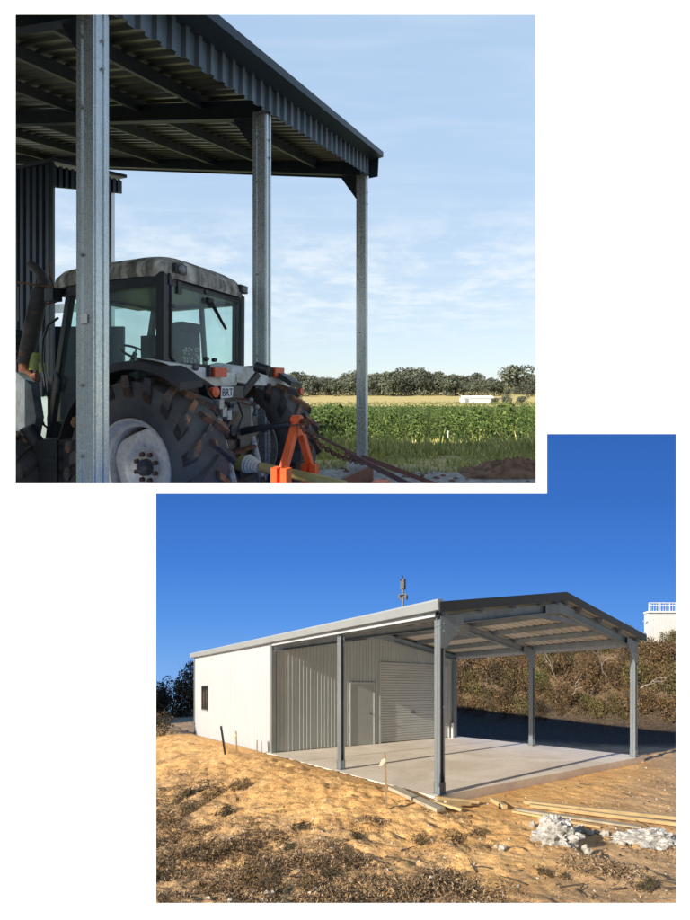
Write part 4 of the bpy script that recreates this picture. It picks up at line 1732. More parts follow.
    rbox(mb, (fs_ - .02, sb[1], sb[2] + .22), (.09, .19, .06))
    st = bd(mb, 'seat', 'seat_cloth', smooth=True, autos=50)
    mb = MB(TT)
    rbox(mb, (fs_ - .06, sb[1] + .02, sb[2] - .16), (.03, .16, .13))
    bd(mb, 'seat_cover', 'seat_pattern', st, smooth=True, autos=50)
    mb = MB(TT)
    c = Vector((fs_ + .78, 0, zb + .18))
    d = Vector((-.5, 0, .85)).normalized()
    pts = []
    a_ = d.orthogonal().normalized()
    b_ = d.cross(a_)
    for k in range(25):
        th = 2 * math.pi * k / 24
        pts.append(c + (a_ * math.cos(th) + b_ * math.sin(th)) * .2)
    mb.tube(pts, .016, 8, False)
    mb.tube([c, c - d * .5], .03, 8)
    mb.bar(c - a_ * .2, c + a_ * .2, .02, .02)
    bd(mb, 'steering_wheel', cabm, smooth=True, autos=40)
    mb = MB(TT)
    mb.box((fs_ + 1.0, -.42, zb - .7), (fs_ + 1.3, .42, zb + .02))
    mb.box((fr + .1, .30, zb - .7), (fr + .75, .60, zb - .02))
    mb.box((fr + .1, -.58, zb - .7), (fr + .5, -.34, zb + .02))
    mb.box((fr + .05, -.6, zb - .75), (fa_b, .6, zb - .69))
    bd(mb, 'console', 'interior')
    mb = MB(TT)
    a = pS(147, 350, -.50)
    mb.box((a[0] - .10, a[1], a[2] - .16), (a[0] + .10, a[1] + .09, a[2] + .17))
    bd(mb, 'control_box', 'interior')
    # door handle and rail seen low on the left door
    mb = MB(TT)
    mb.tube([pS(55, 372, -.70), pS(58, 380, -.72), pS(57, 392, -.70)], .02, 6)
    bd(mb, 'door_handle', 'panel_grey', cab)

    # ---- fenders: black plastic arc over the near wheel, white painted rear panels
    for s0, s1 in ((-1.17, -.86), (.86, 1.17)):
        mb = MB(TT)
        N = 26
        vs_, fs = [], []
        for i in range(N):
            th = R(52) + (R(165) - R(52)) * i / (N - 1)
            th = math.pi - th
            rr_ = 1.035 + .05 * math.cos(th) ** 2
            k = 1.0
            vs_ += [(rr_ * math.cos(th), s0 if s0 < 0 else s1, .95 + rr_ * math.sin(th) - .03), (rr_ * math.cos(th), s0 if s0 < 0 else s1, .95 + (rr_ + .05) * math.sin(th)),
                    (rr_ * 1.02 * math.cos(th), (s0 + .12) if s0 < 0 else (s1 - .12), .95 + (rr_ + .075) * math.sin(th)), (rr_ * 1.02 * math.cos(th), s1 if s0 < 0 else s0, .95 + (rr_ + .085) * math.sin(th)), (rr_ * math.cos(th), s1 if s0 < 0 else s0, .95 + rr_ * math.sin(th))]
        for i in range(N - 1):
            for j in range(4):
                fs.append((i * 5 + j, i * 5 + j + 1, (i + 1) * 5 + j + 1, (i + 1) * 5 + j))
            fs.append((i * 5 + 4, i * 5, (i + 1) * 5, (i + 1) * 5 + 4))
        fs += [(0, 1, 2, 3, 4), tuple((N - 1) * 5 + j for j in (4, 3, 2, 1, 0))]
        mb.add(vs_, fs)
        bd(mb, 'mudguard', 'black_plastic', smooth=True, autos=40)
    ff = -.34
    near = [(158, 361), (178, 363), (203, 367), (221, 371), (236, 374), (236, 386), (222, 389), (213, 388), (200, 379), (182, 371)]
    far = [(232, 368), (240, 366), (262, 369), (278, 372), (286, 379), (291, 388), (276, 387), (255, 386), (240, 384), (231, 382)]
    for poly, dz in ((near, 0), (far, 0)):
        q = [pF(x, y, ff) for x, y in poly]
        mb = MB(TT)
        n = len(q)
        cx = sum(p[1] for p in q) / n
        cz = sum(p[2] for p in q) / n
        fro = [(ff - .035, cx + (p[1] - cx) * .94, cz + (p[2] - cz) * .86) for p in q]
        mid = q
        bk = [(ff + .34, p[1], p[2] + .05) for p in q]
        vs_ = fro + mid + bk
        fs = [tuple(range(n))]
        for L in range(2):
            for i in range(n):
                fs.append((L * n + i, L * n + (i + 1) % n, (L + 1) * n + (i + 1) % n, (L + 1) * n + i))
        fs.append(tuple(range(3 * n - 1, 2 * n - 1, -1)))
        mb.add(vs_, fs)
        fp = bd(mb, 'fender_panel', 'fender_white', smooth=True, autos=30)
        lx = (210, 222) if poly is near else (271, 280)
        ly = (368, 377)
        a, b = pF(lx[0], ly[1], ff - .05), pF(lx[1], ly[0], ff - .05)
        mb = MB(TT)
        mb.box((ff - .12, a[1], a[2]), (ff - .02, b[1], b[2]))
        bd(mb, 'tail_lamp', 'lamp_red', fp)
        mb = MB(TT)
        mb.box((ff - .09, a[1] - .05, a[2]), (ff - .02, a[1] - .005, b[2]))
        bd(mb, 'lamp_bracket', cabm, fp)
    # small round fitting on the near panel, reflector stalk on the far side, round lamp by the plate
    mb = MB(TT)
    c = pF(195, 367, ff - .05)
    mb.lathe(c, (-1, 0, 0), [(0, .04), (.02, .04), (.03, .02), (.03, .002)], 12)
    bd(mb, 'fuel_cap', 'grease_steel')
    mb = MB(TT)
    c = pF(301, 391, ff - .1)
    mb.lathe(c, (-1, 0, 0), [(-.02, .002), (-.02, .055), (.02, .055), (.02, .002)], 14)
    lm = bd(mb, 'side_reflector', 'lamp_red')
    mb = MB(TT)
    mb.tube([c, pF(286, 386, ff)], .012, 6)
    bd(mb, 'stalk', cabm, lm)
    mb = MB(TT)
    c = pF(214, 392, ff - .16)
    mb.lathe(c, (-1, 0, 0), [(-.05, .002), (-.05, .05), (.03, .06), (.04, .002)], 14)
    bd(mb, 'tail_lamp', 'lamp_red')
    # number plate
    a, b = pF(221, 398.5, ff - .18), pF(233, 387, ff - .18)
    mb = MB(TT)
    mb.prism([(ff - .18, a[1] - .01, a[2]), (ff - .18, b[1] - .02, a[2] + .01), (ff - .18, b[1], b[2]), (ff - .18, a[1], b[2] + .005)], (-.008, 0, 0))
    pl = bd(mb, 'number_plate', 'plate')
    cu = bpy.data.curves.new('plate_text', 'FONT')
    cu.body = 'BRT'
    cu.align_x = 'CENTER'
    cu.align_y = 'CENTER'
    hgt = (b[2] - a[2]) * .72 * S
    cu.size = hgt * 1.35
    cu.extrude = .004 * S
    tmp = bpy.data.objects.new('plate_text', cu)
    col.objects.link(tmp)
    bpy.context.view_layer.update()
    me = bpy.data.meshes.new_from_object(tmp.evaluated_get(bpy.context.evaluated_depsgraph_get()))
    bpy.data.objects.remove(tmp)
    wid = max(v.co.x for v in me.vertices) - min(v.co.x for v in me.vertices)
    kx = (b[1] - a[1]) * .86 * S / wid
    nrm = Vector((-FX, -FY, 0)).normalized()
    xr = AL.normalized()
    ctr = Vector(TT(ff - .1885, (a[1] + b[1]) / 2 - .004, (a[2] + b[2]) / 2))
    bp = Vector(pl['_b'])
    for v in me.vertices:
        p = ctr + xr * (v.co.x * kx) + UPV * v.co.y + nrm * v.co.z
        v.co = p - bp
    me.materials.clear()
    me.materials.append(M['plate_ink'])
    to = bpy.data.objects.new('plate_lettering', me)
    col.objects.link(to)
    to.parent = pl
    to['_b'] = tuple(bp)
    mb = MB(TT)
    a2, b2 = pF(213, 386, ff - .05), pF(236, 402, ff - .05)
    mb.box((ff - .17, a2[1], b2[2]), (ff - .0, b2[1], a2[2]))
    bd(mb, 'plate_bracket', cabm, pl)
    # levers with knobs
    for (p, q) in (((236, 398), (251, 400)), ((238, 401), (257, 407))):
        mb = MB(TT)
        a, b = pF(*p, ff - .2), pF(*q, ff - .3)
        mb.tube([a, b], .010, 6)
        lv = bd(mb, 'lever', 'rust')
        mb = MB(TT)
        mb.lathe(b, (0, 0, 1), [(-.03, .002), (-.022, .022), (0, .03), (.022, .022), (.03, .002)], 10)
        bd(mb, 'knob', 'lamp_grey', lv, smooth=True)
    # black strut rising to a cap beside the mid fender
    mb = MB(TT)
    mb.bar(pF(236, 402, ff - .12), pF(258, 374, ff - .22), .055, .07)
    c = pF(262, 369, ff - .22)
    mb.tube([(c[0] - .08, c[1] + .02, c[2] - .02), (c[0] + .08, c[1] - .02, c[2] + .03)], .065, 12)
    bd(mb, 'stabiliser_strut', cabm, smooth=True, autos=40)
    # three point linkage
    mb = MB(TT)
    mb.tube([pF(216, 405, ff - .2), pF(219, 420, ff - .3), pF(225, 446, ff - .45), pF(234, 488, ff - .6)], [.05, .035, .03, .045], 10)
    bd(mb, 'lift_rod', 'arm_steel', smooth=True, autos=40)
    mb = MB(TT)
    a, b, c = pF(246, 410, ff - .12), pF(252, 436, ff - .22), pF(262, 486, ff - .5)
    mb.tube([a, b, c], [.05, .04, .05], 10)
    mb.tube([(a[0] - .05, a[1], a[2]), (a[0] + .06, a[1], a[2])], .08, 12)
    bd(mb, 'lift_rod', 'arm_steel', smooth=True, autos=40)
    mb = MB(TT)
    mb.bar(pF(232, 470, ff - .1), pF(238, 492, ff - .7), .05, .09)
    mb.bar(pF(256, 462, ff - .1), pF(266, 492, ff - .7), .05, .09)
    bd(mb, 'lower_arm', 'grease_steel')
    mb = MB(TT)
    mb.tube([pF(234, 434, ff - .15), pF(248, 430, ff - .4), pF(262, 428, ff - .62), pF(290, 424, ff - .95)], [.045, .045, .035, .035], 10)
    mb.tube([pF(262, 428.5, ff - .60), pF(266, 427.5, ff - .66)], .05, 10)
    bd(mb, 'top_link', 'cab_black', smooth=True, autos=40)
    mb = MB(TT)
    mb.box((ff - .22, pF(212, 405, ff)[1], .95), (ff - .02, pF(236, 405, ff)[1], 1.62))
    for (x, y, w_) in ((219, 409, .055), (226, 412, .05), (231, 408, .05), (222, 424, .05), (229, 430, .06), (235, 434, .06), (213, 412, .04)):
        c = pF(x, y, ff - .24)
        mb.tube([(c[0] - .07, c[1], c[2]), (c[0] + .06, c[1], c[2])], w_, 8)
    bd(mb, 'hydraulic_valve', 'grease_steel')
    mb = MB(TT)
    for k, (x, y) in enumerate(((221, 412), (226, 415), (218, 404))):
        c = pF(x, y, ff - .30)
        mb.box((c[0] - .05, c[1] - .035, c[2] - .05), (c[0] + .05, c[1] + .035, c[2] + .05))
    bd(mb, 'valve_cap', 'arm_steel')
    # wires and hoses in the back
    mb = MB(TT)
    mb.tube([pF(229, 402, ff - .25), pF(233, 414, ff - .32), pF(228, 424, ff - .33), pF(224, 434, ff - .3)], .012, 6)
    mb.tube([pF(238, 402, ff - .22), pF(243, 416, ff - .28), pF(238, 428, ff - .3), pF(234, 440, ff - .25)], .014, 6)
    mb.tube([pF(256, 426, ff - .2), pF(260, 440, ff - .3), pF(258, 448, ff - .3), pF(253, 440, ff - .25)], .010, 6)
    mb.tube([pF(206, 386, ff - .1), pF(208, 394, ff - .2), pF(213, 400, ff - .2)], .015, 6)
    bd(mb, 'hose', cabm, smooth=True)
    # power take-off guard (part of the drive line that stays on the tractor)
    mb = MB(TT)
    a = pF(238, 458, ff - .22)
    mb.prism([(a[0] - .12, a[1] - .20, a[2] + .07), (a[0] - .12, a[1] + .20, a[2] + .10), (a[0] + .2, a[1] + .20, a[2] + .12), (a[0] + .2, a[1] - .20, a[2] + .09)], (0, 0, .03))
    mb.prism([(a[0] - .12, a[1] - .20, a[2] + .07), (a[0] + .2, a[1] - .20, a[2] + .07), (a[0] + .2, a[1] - .20, a[2] - .16)], (0, .02, 0))
    bd(mb, 'shaft_shield', 'rust')


build_tractor()


def build_implement():
    """rear implement on the linkage: orange headstock, drive shaft, chains, stays"""
    f0 = -1.32
    base = TT(f0, .1, 0)
    root = thing('towed_implement', base, 'orange headstock of a rear implement with rusty chain and red brown stays behind the tractor', 'implement')
    bd = lambda mb, name, mat, par=root, **k: mb.build(name, M[mat], par, **k)
    ap = pF(297, 424, f0)
    lf = pF(283, 472, f0)
    rf_ = pF(311, 468, f0)
    mb = MB(TT)
    mb.bar((f0, ap[1] - .03, ap[2] + .0), lf, .075, .075, (1, 0, 0))
    mb.bar((f0, ap[1] + .03, ap[2] + .0), (rf_[0], rf_[1], rf_[2]), .06, .075, (1, 0, 0))
    mb.tube([(f0 - .05, ap[1], ap[2] + .035), (f0 + .05, ap[1], ap[2] + .035)], .062, 18)
    mb.box((f0 - .05, ap[1] - .06, ap[2] - .12), (f0 + .05, ap[1] + .06, ap[2] + .03))
    hs = bd(mb, 'headstock', 'orange')
    for c, k in ((lf, 1), (rf_, .8)):
        mb = MB(TT)
        mb.box((f0 - .09, c[1] - .09 * k, c[2] - .55), (f0 - .02, c[1] + .02 * k, c[2] + .05))
        mb.box((f0 + .02, c[1] - .09 * k, c[2] - .55), (f0 + .09, c[1] + .02 * k, c[2] + .05))
        mb.box((f0 - .05, c[1] - .03, c[2] - .5), (f0 + .05, c[1] + .06 * k, c[2] + .03))
        bd(mb, 'clevis', 'orange', hs)
    mb = MB(TT)
    mb.tube([(f0 - .10, ap[1], ap[2] + .035), (f0 + .10, ap[1], ap[2] + .035)], .026, 8)
    mb.tube([pF(289, 426, f0 - .06), pF(305, 424, f0 - .1), pF(322, 422, f0 - .14)], .011, 6)
    bd(mb, 'hitch_pin', 'rust', hs)
    # frame below
    mb = MB(TT)
    mb.box((f0 - .1, -.55, .42), (f0 + .06, .75, .55))
    bd(mb, 'frame', 'orange')
    # drive shaft
    a, b, c, d = pF(236, 462, -.58), pF(247, 463.5, -.72), pF(259, 467, -.90), pF(345, 486, f0 - .55)
    mb = MB(TT)
    mb.tube([a, b], [.085, .10], 16)
    mb.tube([c, pF(300, 475.5, -1.3), d], [.055, .055, .055], 14)
    sh = bd(mb, 'shaft_guard', 'pto_yellow', smooth=True, autos=40)
    mb = MB(TT)
    A, B = Vector(b), Vector(c)
    pts, rs = [], []
    for k in range(11):
        pts.append(A.lerp(B, k / 10))
        rs.append((.112 - .05 * k / 10) * (1.0 if k % 2 else .90))
    mb.tube(pts, rs, 16)
    bd(mb, 'bellows', 'collar', sh)
    # chain: links along a sagging line, then two flat stays
    mb = MB(TT)
    p, q = Vector(pF(301, 427, f0 - .08)), Vector(pF(364, 463, f0 - .75))
    n = 22
    for k in range(n):
        t0, t1 = k / n - .012, (k + 1) / n + .012
        sag = lambda t: Vector((0, 0, -.08 * math.sin(math.pi * t)))
        a, b = p.lerp(q, t0) + sag(max(0, t0)), p.lerp(q, t1) + sag(min(1, t1))
        dd = (b - a).normalized()
        side = dd.cross(Vector((0, 0, 1))).normalized()
        if k % 2:
            side = side.cross(dd)
        w = .021
        loop = []
        L = (b - a).length
        for i in range(13):
            th = 2 * math.pi * i / 12
            loop.append((a + b) / 2 + dd * (L / 2 * math.cos(th)) + side * (w * math.sin(th)))
        mb.tube(loop, .0085, 5, False)
    bd(mb, 'chain', 'rust', smooth=True)
    for (p, q, w) in (((300, 427), (356, 455), .03), ((345, 452), (412, 486), .05), ((362, 457), (440, 486), .055)):
        mb = MB(TT)
        mb.bar(pF(*p, f0 - (.10 if p[0] == 300 else .55)), pF(*q, f0 - (.6 if p[0] == 300 else 1.25)), w * .4, w, (0, 0, 1))
        bd(mb, 'stay', 'red_brown')
    mb = MB(TT)
    a = pF(337, 481, f0 - .3)
    b = pF(372, 489, f0 - .3)
    mb.box((b[0] - .02, a[1], b[2] + .02), (a[0] + .02, b[1], a[2]))
    dk = bd(mb, 'deck', 'red_brown')
    mb = MB(TT)
    a = pF(372, 481, f0 - .4)
    mb.box((a[0] - .16, a[1], a[2] - .06), (a[0] + .02, a[1] + .25, a[2] - .02))
    bd(mb, 'deck_bracket', 'orange', dk)


build_implement()

# ================================================================== growth and small things of the farm yard
def crop_mesh(k):
    rg = random.Random(100 + k)
    mb = MB(lambda x, y, z: (S * x, S * y, S * z))
    for _ in range(7):
        c = (rg.uniform(-.5, .5), rg.uniform(-.4, .4), rg.uniform(.5, 1.25))
        leaf_quads(mb, c, (.42, .42, .48), 60, .068, rg, .6)
    leaf_quads(mb, (0, 0, .55), (.75, .6, .5), 110, .068, rg, .6)
    for _ in range(8):
        leaf_quads(mb, (rg.uniform(-.5, .5), rg.uniform(-.4, .4), 1.55), (.08, .08, .25), 5, .09, rg)
    o = mb.build('crop_bush', M['leaf_crop'])
    me = o.data
    bpy.data.objects.remove(o)
    return me


def build_crop():
    meshes = [crop_mesh(k) for k in range(6)]
    rg = random.Random(5)
    spots = []
    y = 21.0
    while y < 138:
        x = -0.26 * y
        while x < 0.47 * y:
            px = 345 + 454 * x / y
            spots.append((x + rg.uniform(-.35, .35), y + .10 * x + rg.uniform(-.5, .5), px))
            x += 1.5 * (1 + y / 160)
        y += 3.0 + y / 60
    spots = [s for s in spots if 268 < s[2] < 556 and s[1] > 18]
    spots.sort(key=lambda s: s[1])
    for x, y, px in spots[:300]:
        o = bpy.data.objects.new('crop_bush', rg.choice(meshes))
        col.objects.link(o)
        o.location = T1(x, y, g1(x, y) - .1)
        k = rg.uniform(.75, 1.2)
        o.scale = (k * 1.1, k, k * rg.uniform(.85, 1.15))
        o.rotation_euler = (0, 0, rg.uniform(0, 6.28))
        tag(o, 'leafy green crop bush in the planted rows beyond the far shed post', 'bush', 'green crop bushes in rows on the field')
    mb = MB(T1)
    for x, y, px in spots[300:]:
        z = g1(x, y) - .1
        leaf_quads(mb, (x, y, z + .8), (.95, .7, .85), 46, .17, rg, .5)
    o = mb.build('distant_crop', M['leaf_crop'])
    tag(o, kind='stuff', label='far rows of green crop running together below the straw field', cat='crop')


build_crop()


def build_tall_grass():
    rg = random.Random(9)
    mb = MB(T1)
    n = 0
    while n < 15000:
        y = 11.2 + 9.5 * rg.random() ** 1.3
        x = y * rg.uniform(-.16, .46)
        d = fbm(x * .5, y * .5, 4, 3)
        if rg.random() > .45 + .7 * d:
            continue
        z = g1(x, y) - .03
        h = rg.uniform(.14, .40) * (1 + .7 * max(0, d)) * sstep(10.6, 13.5, y) + .05
        if rg.random() < .05:
            h *= 1.8
        a = rg.uniform(0, 6.28)
        w = rg.uniform(.010, .026)
        lx, ly = rg.gauss(0, .25) * h, rg.gauss(0, .25) * h
        dx, dy = math.cos(a) * w, math.sin(a) * w
        mb.add([(x - dx, y - dy, z), (x + dx, y + dy, z), (x + lx * .4 + dx * .8, y + ly * .4 + dy * .8, z + h * .6), (x + lx, y + ly, z + h), (x + lx * .4 - dx * .8, y + ly * .4 - dy * .8, z + h * .6)], [(0, 1, 2, 3, 4)])
        n += 1
    o = mb.build('tall_grass', M['leaf_tall'])
    tag(o, kind='stuff', label='tall pale green weeds along the edge of the field', cat='grass')
    # low turf nearer the yard
    mb = MB(T1)
    n = 0
    while n < 5000:
        y = rg.uniform(9.3, 12.5)
        x = y * rg.uniform(-.16, .46)
        if rg.random() > .35 + .9 * fbm(x * .7, y * .7, 14, 3):
            continue
        z = g1(x, y) - .01
        h = rg.uniform(.04, .13)
        a = rg.uniform(0, 6.28)
        w = rg.uniform(.008, .02)
        dx, dy = math.cos(a) * w, math.sin(a) * w
        mb.add([(x - dx, y - dy, z), (x + dx, y + dy, z), (x + rg.gauss(0, .03), y + rg.gauss(0, .03), z + h)], [(0, 1, 2)])
        n += 1
    o = mb.build('turf', M['leaf_tall'])
    tag(o, kind='stuff', label='short patchy grass between the gravel and the weeds', cat='grass')


build_tall_grass()


def tree_mesh(k, wide, open_=.0):
    rg = random.Random(300 + k)
    mb = MB(lambda x, y, z: (S * x, S * y, S * z))
    nb = 11
    for i in range(nb):
        a = rg.uniform(0, 6.28)
        r = wide * rg.uniform(.1, .75)
        z = rg.uniform(.38, .86)
        rr = rg.uniform(.14, .22) * (1.1 - abs(z - .6))
        leaf_quads(mb, (r * math.cos(a), r * math.sin(a), z), (rr * 1.35, rr * 1.35, rr * 1.1), 75, .052, rg, .5)
    leaf_quads(mb, (0, 0, .62), (wide * .7, wide * .7, .28), 170, .055, rg, .5)
    leaf_quads(mb, (0, 0, .22), (wide * .9, wide * .9, .22), 130, .055, rg, .5)
    o = mb.build('crown', M['leaf_gum'])
    cm = o.data
    bpy.data.objects.remove(o)
    mb = MB(lambda x, y, z: (S * x, S * y, S * z))
    mb.tube([(0, 0, -.03), (.01, 0, .3), (.0, .01, .65)], [.035, .026, .012], 7)
    for _ in range(5):
        a = rg.uniform(0, 6.28)
        mb.tube([(0, 0, rg.uniform(.25, .4)), (wide * .5 * math.cos(a), wide * .5 * math.sin(a), rg.uniform(.55, .75))], [.016, .006], 5)
    o = mb.build('trunk', M['bark'])
    tm = o.data
    bpy.data.objects.remove(o)
    return cm, tm


TREES = [tree_mesh(k, w) for k, w in enumerate((.42, .36, .55, .48, .62, .30))]


def tree1(x, y, h, var, label, group=None, name='gum_tree', kw=1.0):
    root = thing(name, T1(x, y, g1(x, y) - .2), label, 'tree', group)
    root.scale = (h * kw, h * kw, h)
    root.rotation_euler = (0, 0, (x * 7.3 + y) % 6.28)
    for nm, me in zip(('crown', 'trunk'), TREES[var]):
        c = bpy.data.objects.new(nm, me)
        col.objects.link(c)
        c.parent = root


def build_trees():
    rg = random.Random(21)
    px = 262
    while px < 552:
        Y = rg.uniform(225, 262)
        h = rg.uniform(6.5, 10.5) + 3.0 * math.exp(-((px - 412) / 55) ** 2)
        if 496 < px < 516:
            h = rg.uniform(4, 5.5)
        tree1((px - 345) / 454 * Y, Y, h, rg.randrange(6), 'dull green gum tree in the belt of trees along the far side of the field', 'gum trees in the far belt')
        px += rg.uniform(5, 9)
    for px in range(258, 560, 8):
        Y = rg.uniform(285, 315)
        h = rg.uniform(8, 12.5) + 4.0 * math.exp(-((px - 405) / 50) ** 2) + 1.6 * math.sin(px * .11)
        if 494 < px < 503:
            continue
        tree1((px + rg.uniform(-3, 3) - 345) / 454 * Y, Y, h, rg.randrange(6), 'dull green gum tree in the belt of trees along the far side of the field', 'gum trees in the far belt')
    tree1((515 - 345) / 454 * 270, 270, 17.5, 4, 'tall round crowned tree standing above the far tree belt at its right end', name='round_tree', kw=1.05)
    for px, Y, h, v, lb in ((296, 175, 4.4, 2, 'bright low tree beside the tractor far tyre at the start of the belt'), (506, 150, 3.2, 3, 'small round tree just right of the white shed on the straw field'), (522, 148, 3.0, 4, 'small round tree standing alone on the straw field at the right'),
                            (495, 152, 2.3, 4, 'smallest bush touching the right end of the white shed')):
        tree1((px - 345) / 454 * Y, Y, h, v, lb, name='small_tree', kw=1.25)
    # white shed far out on the field
    Y = 160
    x0, x1 = (463 - 345) / 454 * Y, (494 - 345) / 454 * Y
    z = g1(0, Y)
    r = thing('field_shed', T1((x0 + x1) / 2, Y, z), 'long low white shed on the straw field before the tree belt', 'shed')
    mb = MB(T1)
    mb.box((x0, Y, z - .2), (x1, Y + 5, z + 1.55))
    mb.build('wall', M['far_white'], r)
    mb = MB(T1)
    mb.prism([(x0 - .2, Y - .3, z + 1.56), (x1 + .2, Y - .3, z + 1.56), (x1 + .2, Y + 2.6, z + 2.3), (x0 - .2, Y + 2.6, z + 2.3)], (0, 0, .1))
    mb.build('roof', M['far_white'], r)
    mb = MB(T1)
    mb.box((x0 + .8, Y - .06, z - .1), (x0 + 2.0, Y - .005, z + 1.2))
    mb.build('door', M['far_grey'], r)
    # marker post in the weeds
    x, y, z = at1(448, 446, 18)
    p = thing('marker_post', T1(x, y, g1(x, y)), 'thin pale marker post standing in the weeds at the field edge', 'post')
    mb = MB(T1)
    zz = g1(x, y)
    mb.tube([(x, y, zz - .1), (x, y, zz + .70)], .035, 8)
    mb.tube([(x, y, zz + .70), (x, y, zz + .78)], .045, 8)
    mb.build('stem', M['far_white'], p)


build_trees()


def build_mound():
    # heap of dug soil at the right edge of the yard
    nx, ny = 70, 40
    pts = []
    cx, cy = 3.55, 9.25
    for j in range(ny):
        for i in range(nx):
            a, b = -1 + 2 * i / (nx - 1), -1 + 2 * j / (ny - 1)
            x, y = cx + 1.25 * a, cy + .6 * b
            e = max(0, 1 - abs(a) ** 2.4) * max(0, 1 - b * b)
            h = .30 * e ** .7 * (1 + .5 * fbm(x * 2, y * 2, 6, 3)) + .10 * e * fbm(x * 7, y * 7, 9, 3)
            pts.append(T1(x, y, g1(x, y) - .04 + max(-.02, h)))
    o = grid_mesh('soil_mound', M['soil'], pts, nx, ny, smooth=False)
    tag(o, 'low heap of dug red brown soil lying on gravel at the field edge', 'mound')
    rg = random.Random(31)
    me = None
    for k in range(60):
        y = rg.uniform(8.4, 9.9)
        x = y * rg.uniform(-.02, .43)
        if me is None or k % 12 == 0:
            mb = MB(lambda a, b, c: (S * a, S * b, S * c))
            rock(mb, .05, rg)
            t = mb.build('stone', M['concrete1'] if k % 24 else M['soil'])
            me = t.data
            bpy.data.objects.remove(t)
        o = bpy.data.objects.new('gravel_stone', me)
        col.objects.link(o)
        o.location = T1(x, y, g1(x, y) + .005)
        s = rg.uniform(.4, 1.3)
        o.scale = (s, s, s * .7)
        o.rotation_euler = (0, 0, rg.uniform(0, 6))
        tag(o, 'small loose stone lying on the gravel near the concrete footing', 'stone', 'loose stones on the yard gravel')


def rock(mb, r, rg, sq=(1, 1, .7), rough=.35, lat=7, lon=11):
    ph = rg.uniform(0, 50)
    vs_, fs = [], []
    for j in range(lat + 1):
        th = math.pi * j / lat
        for i in range(lon):
            a = 2 * math.pi * i / lon
            d = Vector((math.sin(th) * math.cos(a), math.sin(th) * math.sin(a), math.cos(th)))
            k = r * (1 + rough * mnoise.noise(d * 1.6 + Vector((ph, 0, 0))) + rough * .7 * mnoise.noise(d * 4.1 + Vector((0, ph, 0))))
            vs_.append((d.x * k * sq[0], d.y * k * sq[1], d.z * k * sq[2]))
    for j in range(lat):
        for i in range(lon):
            fs.append((j * lon + i, (j + 1) * lon + i, (j + 1) * lon + (i + 1) % lon, j * lon + (i + 1) % lon))
    mb.add(vs_, fs)


build_mound()


# ================================================================== growth and small things of the new site
def gp(px, py):
    """ground point of the site seen at a place of the photograph"""
    k = (px - 345) / 454
    lo, hi = 3.0, 30.0
    f = lambda Y: 690 - 454 * (g2(k * Y, Y) - EYE) / Y - py
    best = None
    Y = lo
    prev = f(Y)
    while Y < hi:
        Y2 = Y * 1.01
        cur = f(Y2)
        if prev >= 0 > cur:
            a, b = Y, Y2
            for _ in range(20):
                m = (a + b) / 2
                if f(m) >= 0:
                    a = m
                else:
                    b = m
            return (k * a, a, g2(k * a, a))
        Y, prev = Y2, cur
    return (k * hi, hi, g2(k * hi, hi))


def scrub_mesh(k, mat, n=850, tall=1.0, size=.043):
    rg = random.Random(500 + k)
    mb = MB(lambda x, y, z: (Q * x, Q * y, Q * z))
    nb = 9
    for i in range(nb):
        a = rg.uniform(0, 6.28)
        r = rg.uniform(.1, .65)
        z = rg.uniform(.25, .75) * tall
        leaf_quads(mb, (r * math.cos(a), r * math.sin(a), z), (.30, .30, .26 * tall), n // nb, size, rg, .55)
    leaf_quads(mb, (0, 0, .25), (.8, .8, .28), n // 5, size, rg, .5)
    # fine twigs poking out
    for i in range(26):
        a = rg.uniform(0, 6.28)
        r0, r1 = rg.uniform(0, .3), rg.uniform(.5, .95)
        z1 = rg.uniform(.5, 1.05) * tall
        p, q = Vector((r0 * math.cos(a), r0 * math.sin(a), .05)), Vector((r1 * math.cos(a + .3), r1 * math.sin(a + .3), z1))
        m = p.lerp(q, .6) + Vector((rg.gauss(0, .08), rg.gauss(0, .08), rg.gauss(0, .05)))
        w = .010
        mb.add([tuple(p), tuple(m + Vector((w, 0, 0))), tuple(q), tuple(m - Vector((w, 0, 0)))], [(0, 1, 2, 3)])
    o = mb.build('scrub', M[mat])
    me = o.data
    bpy.data.objects.remove(o)
    return me


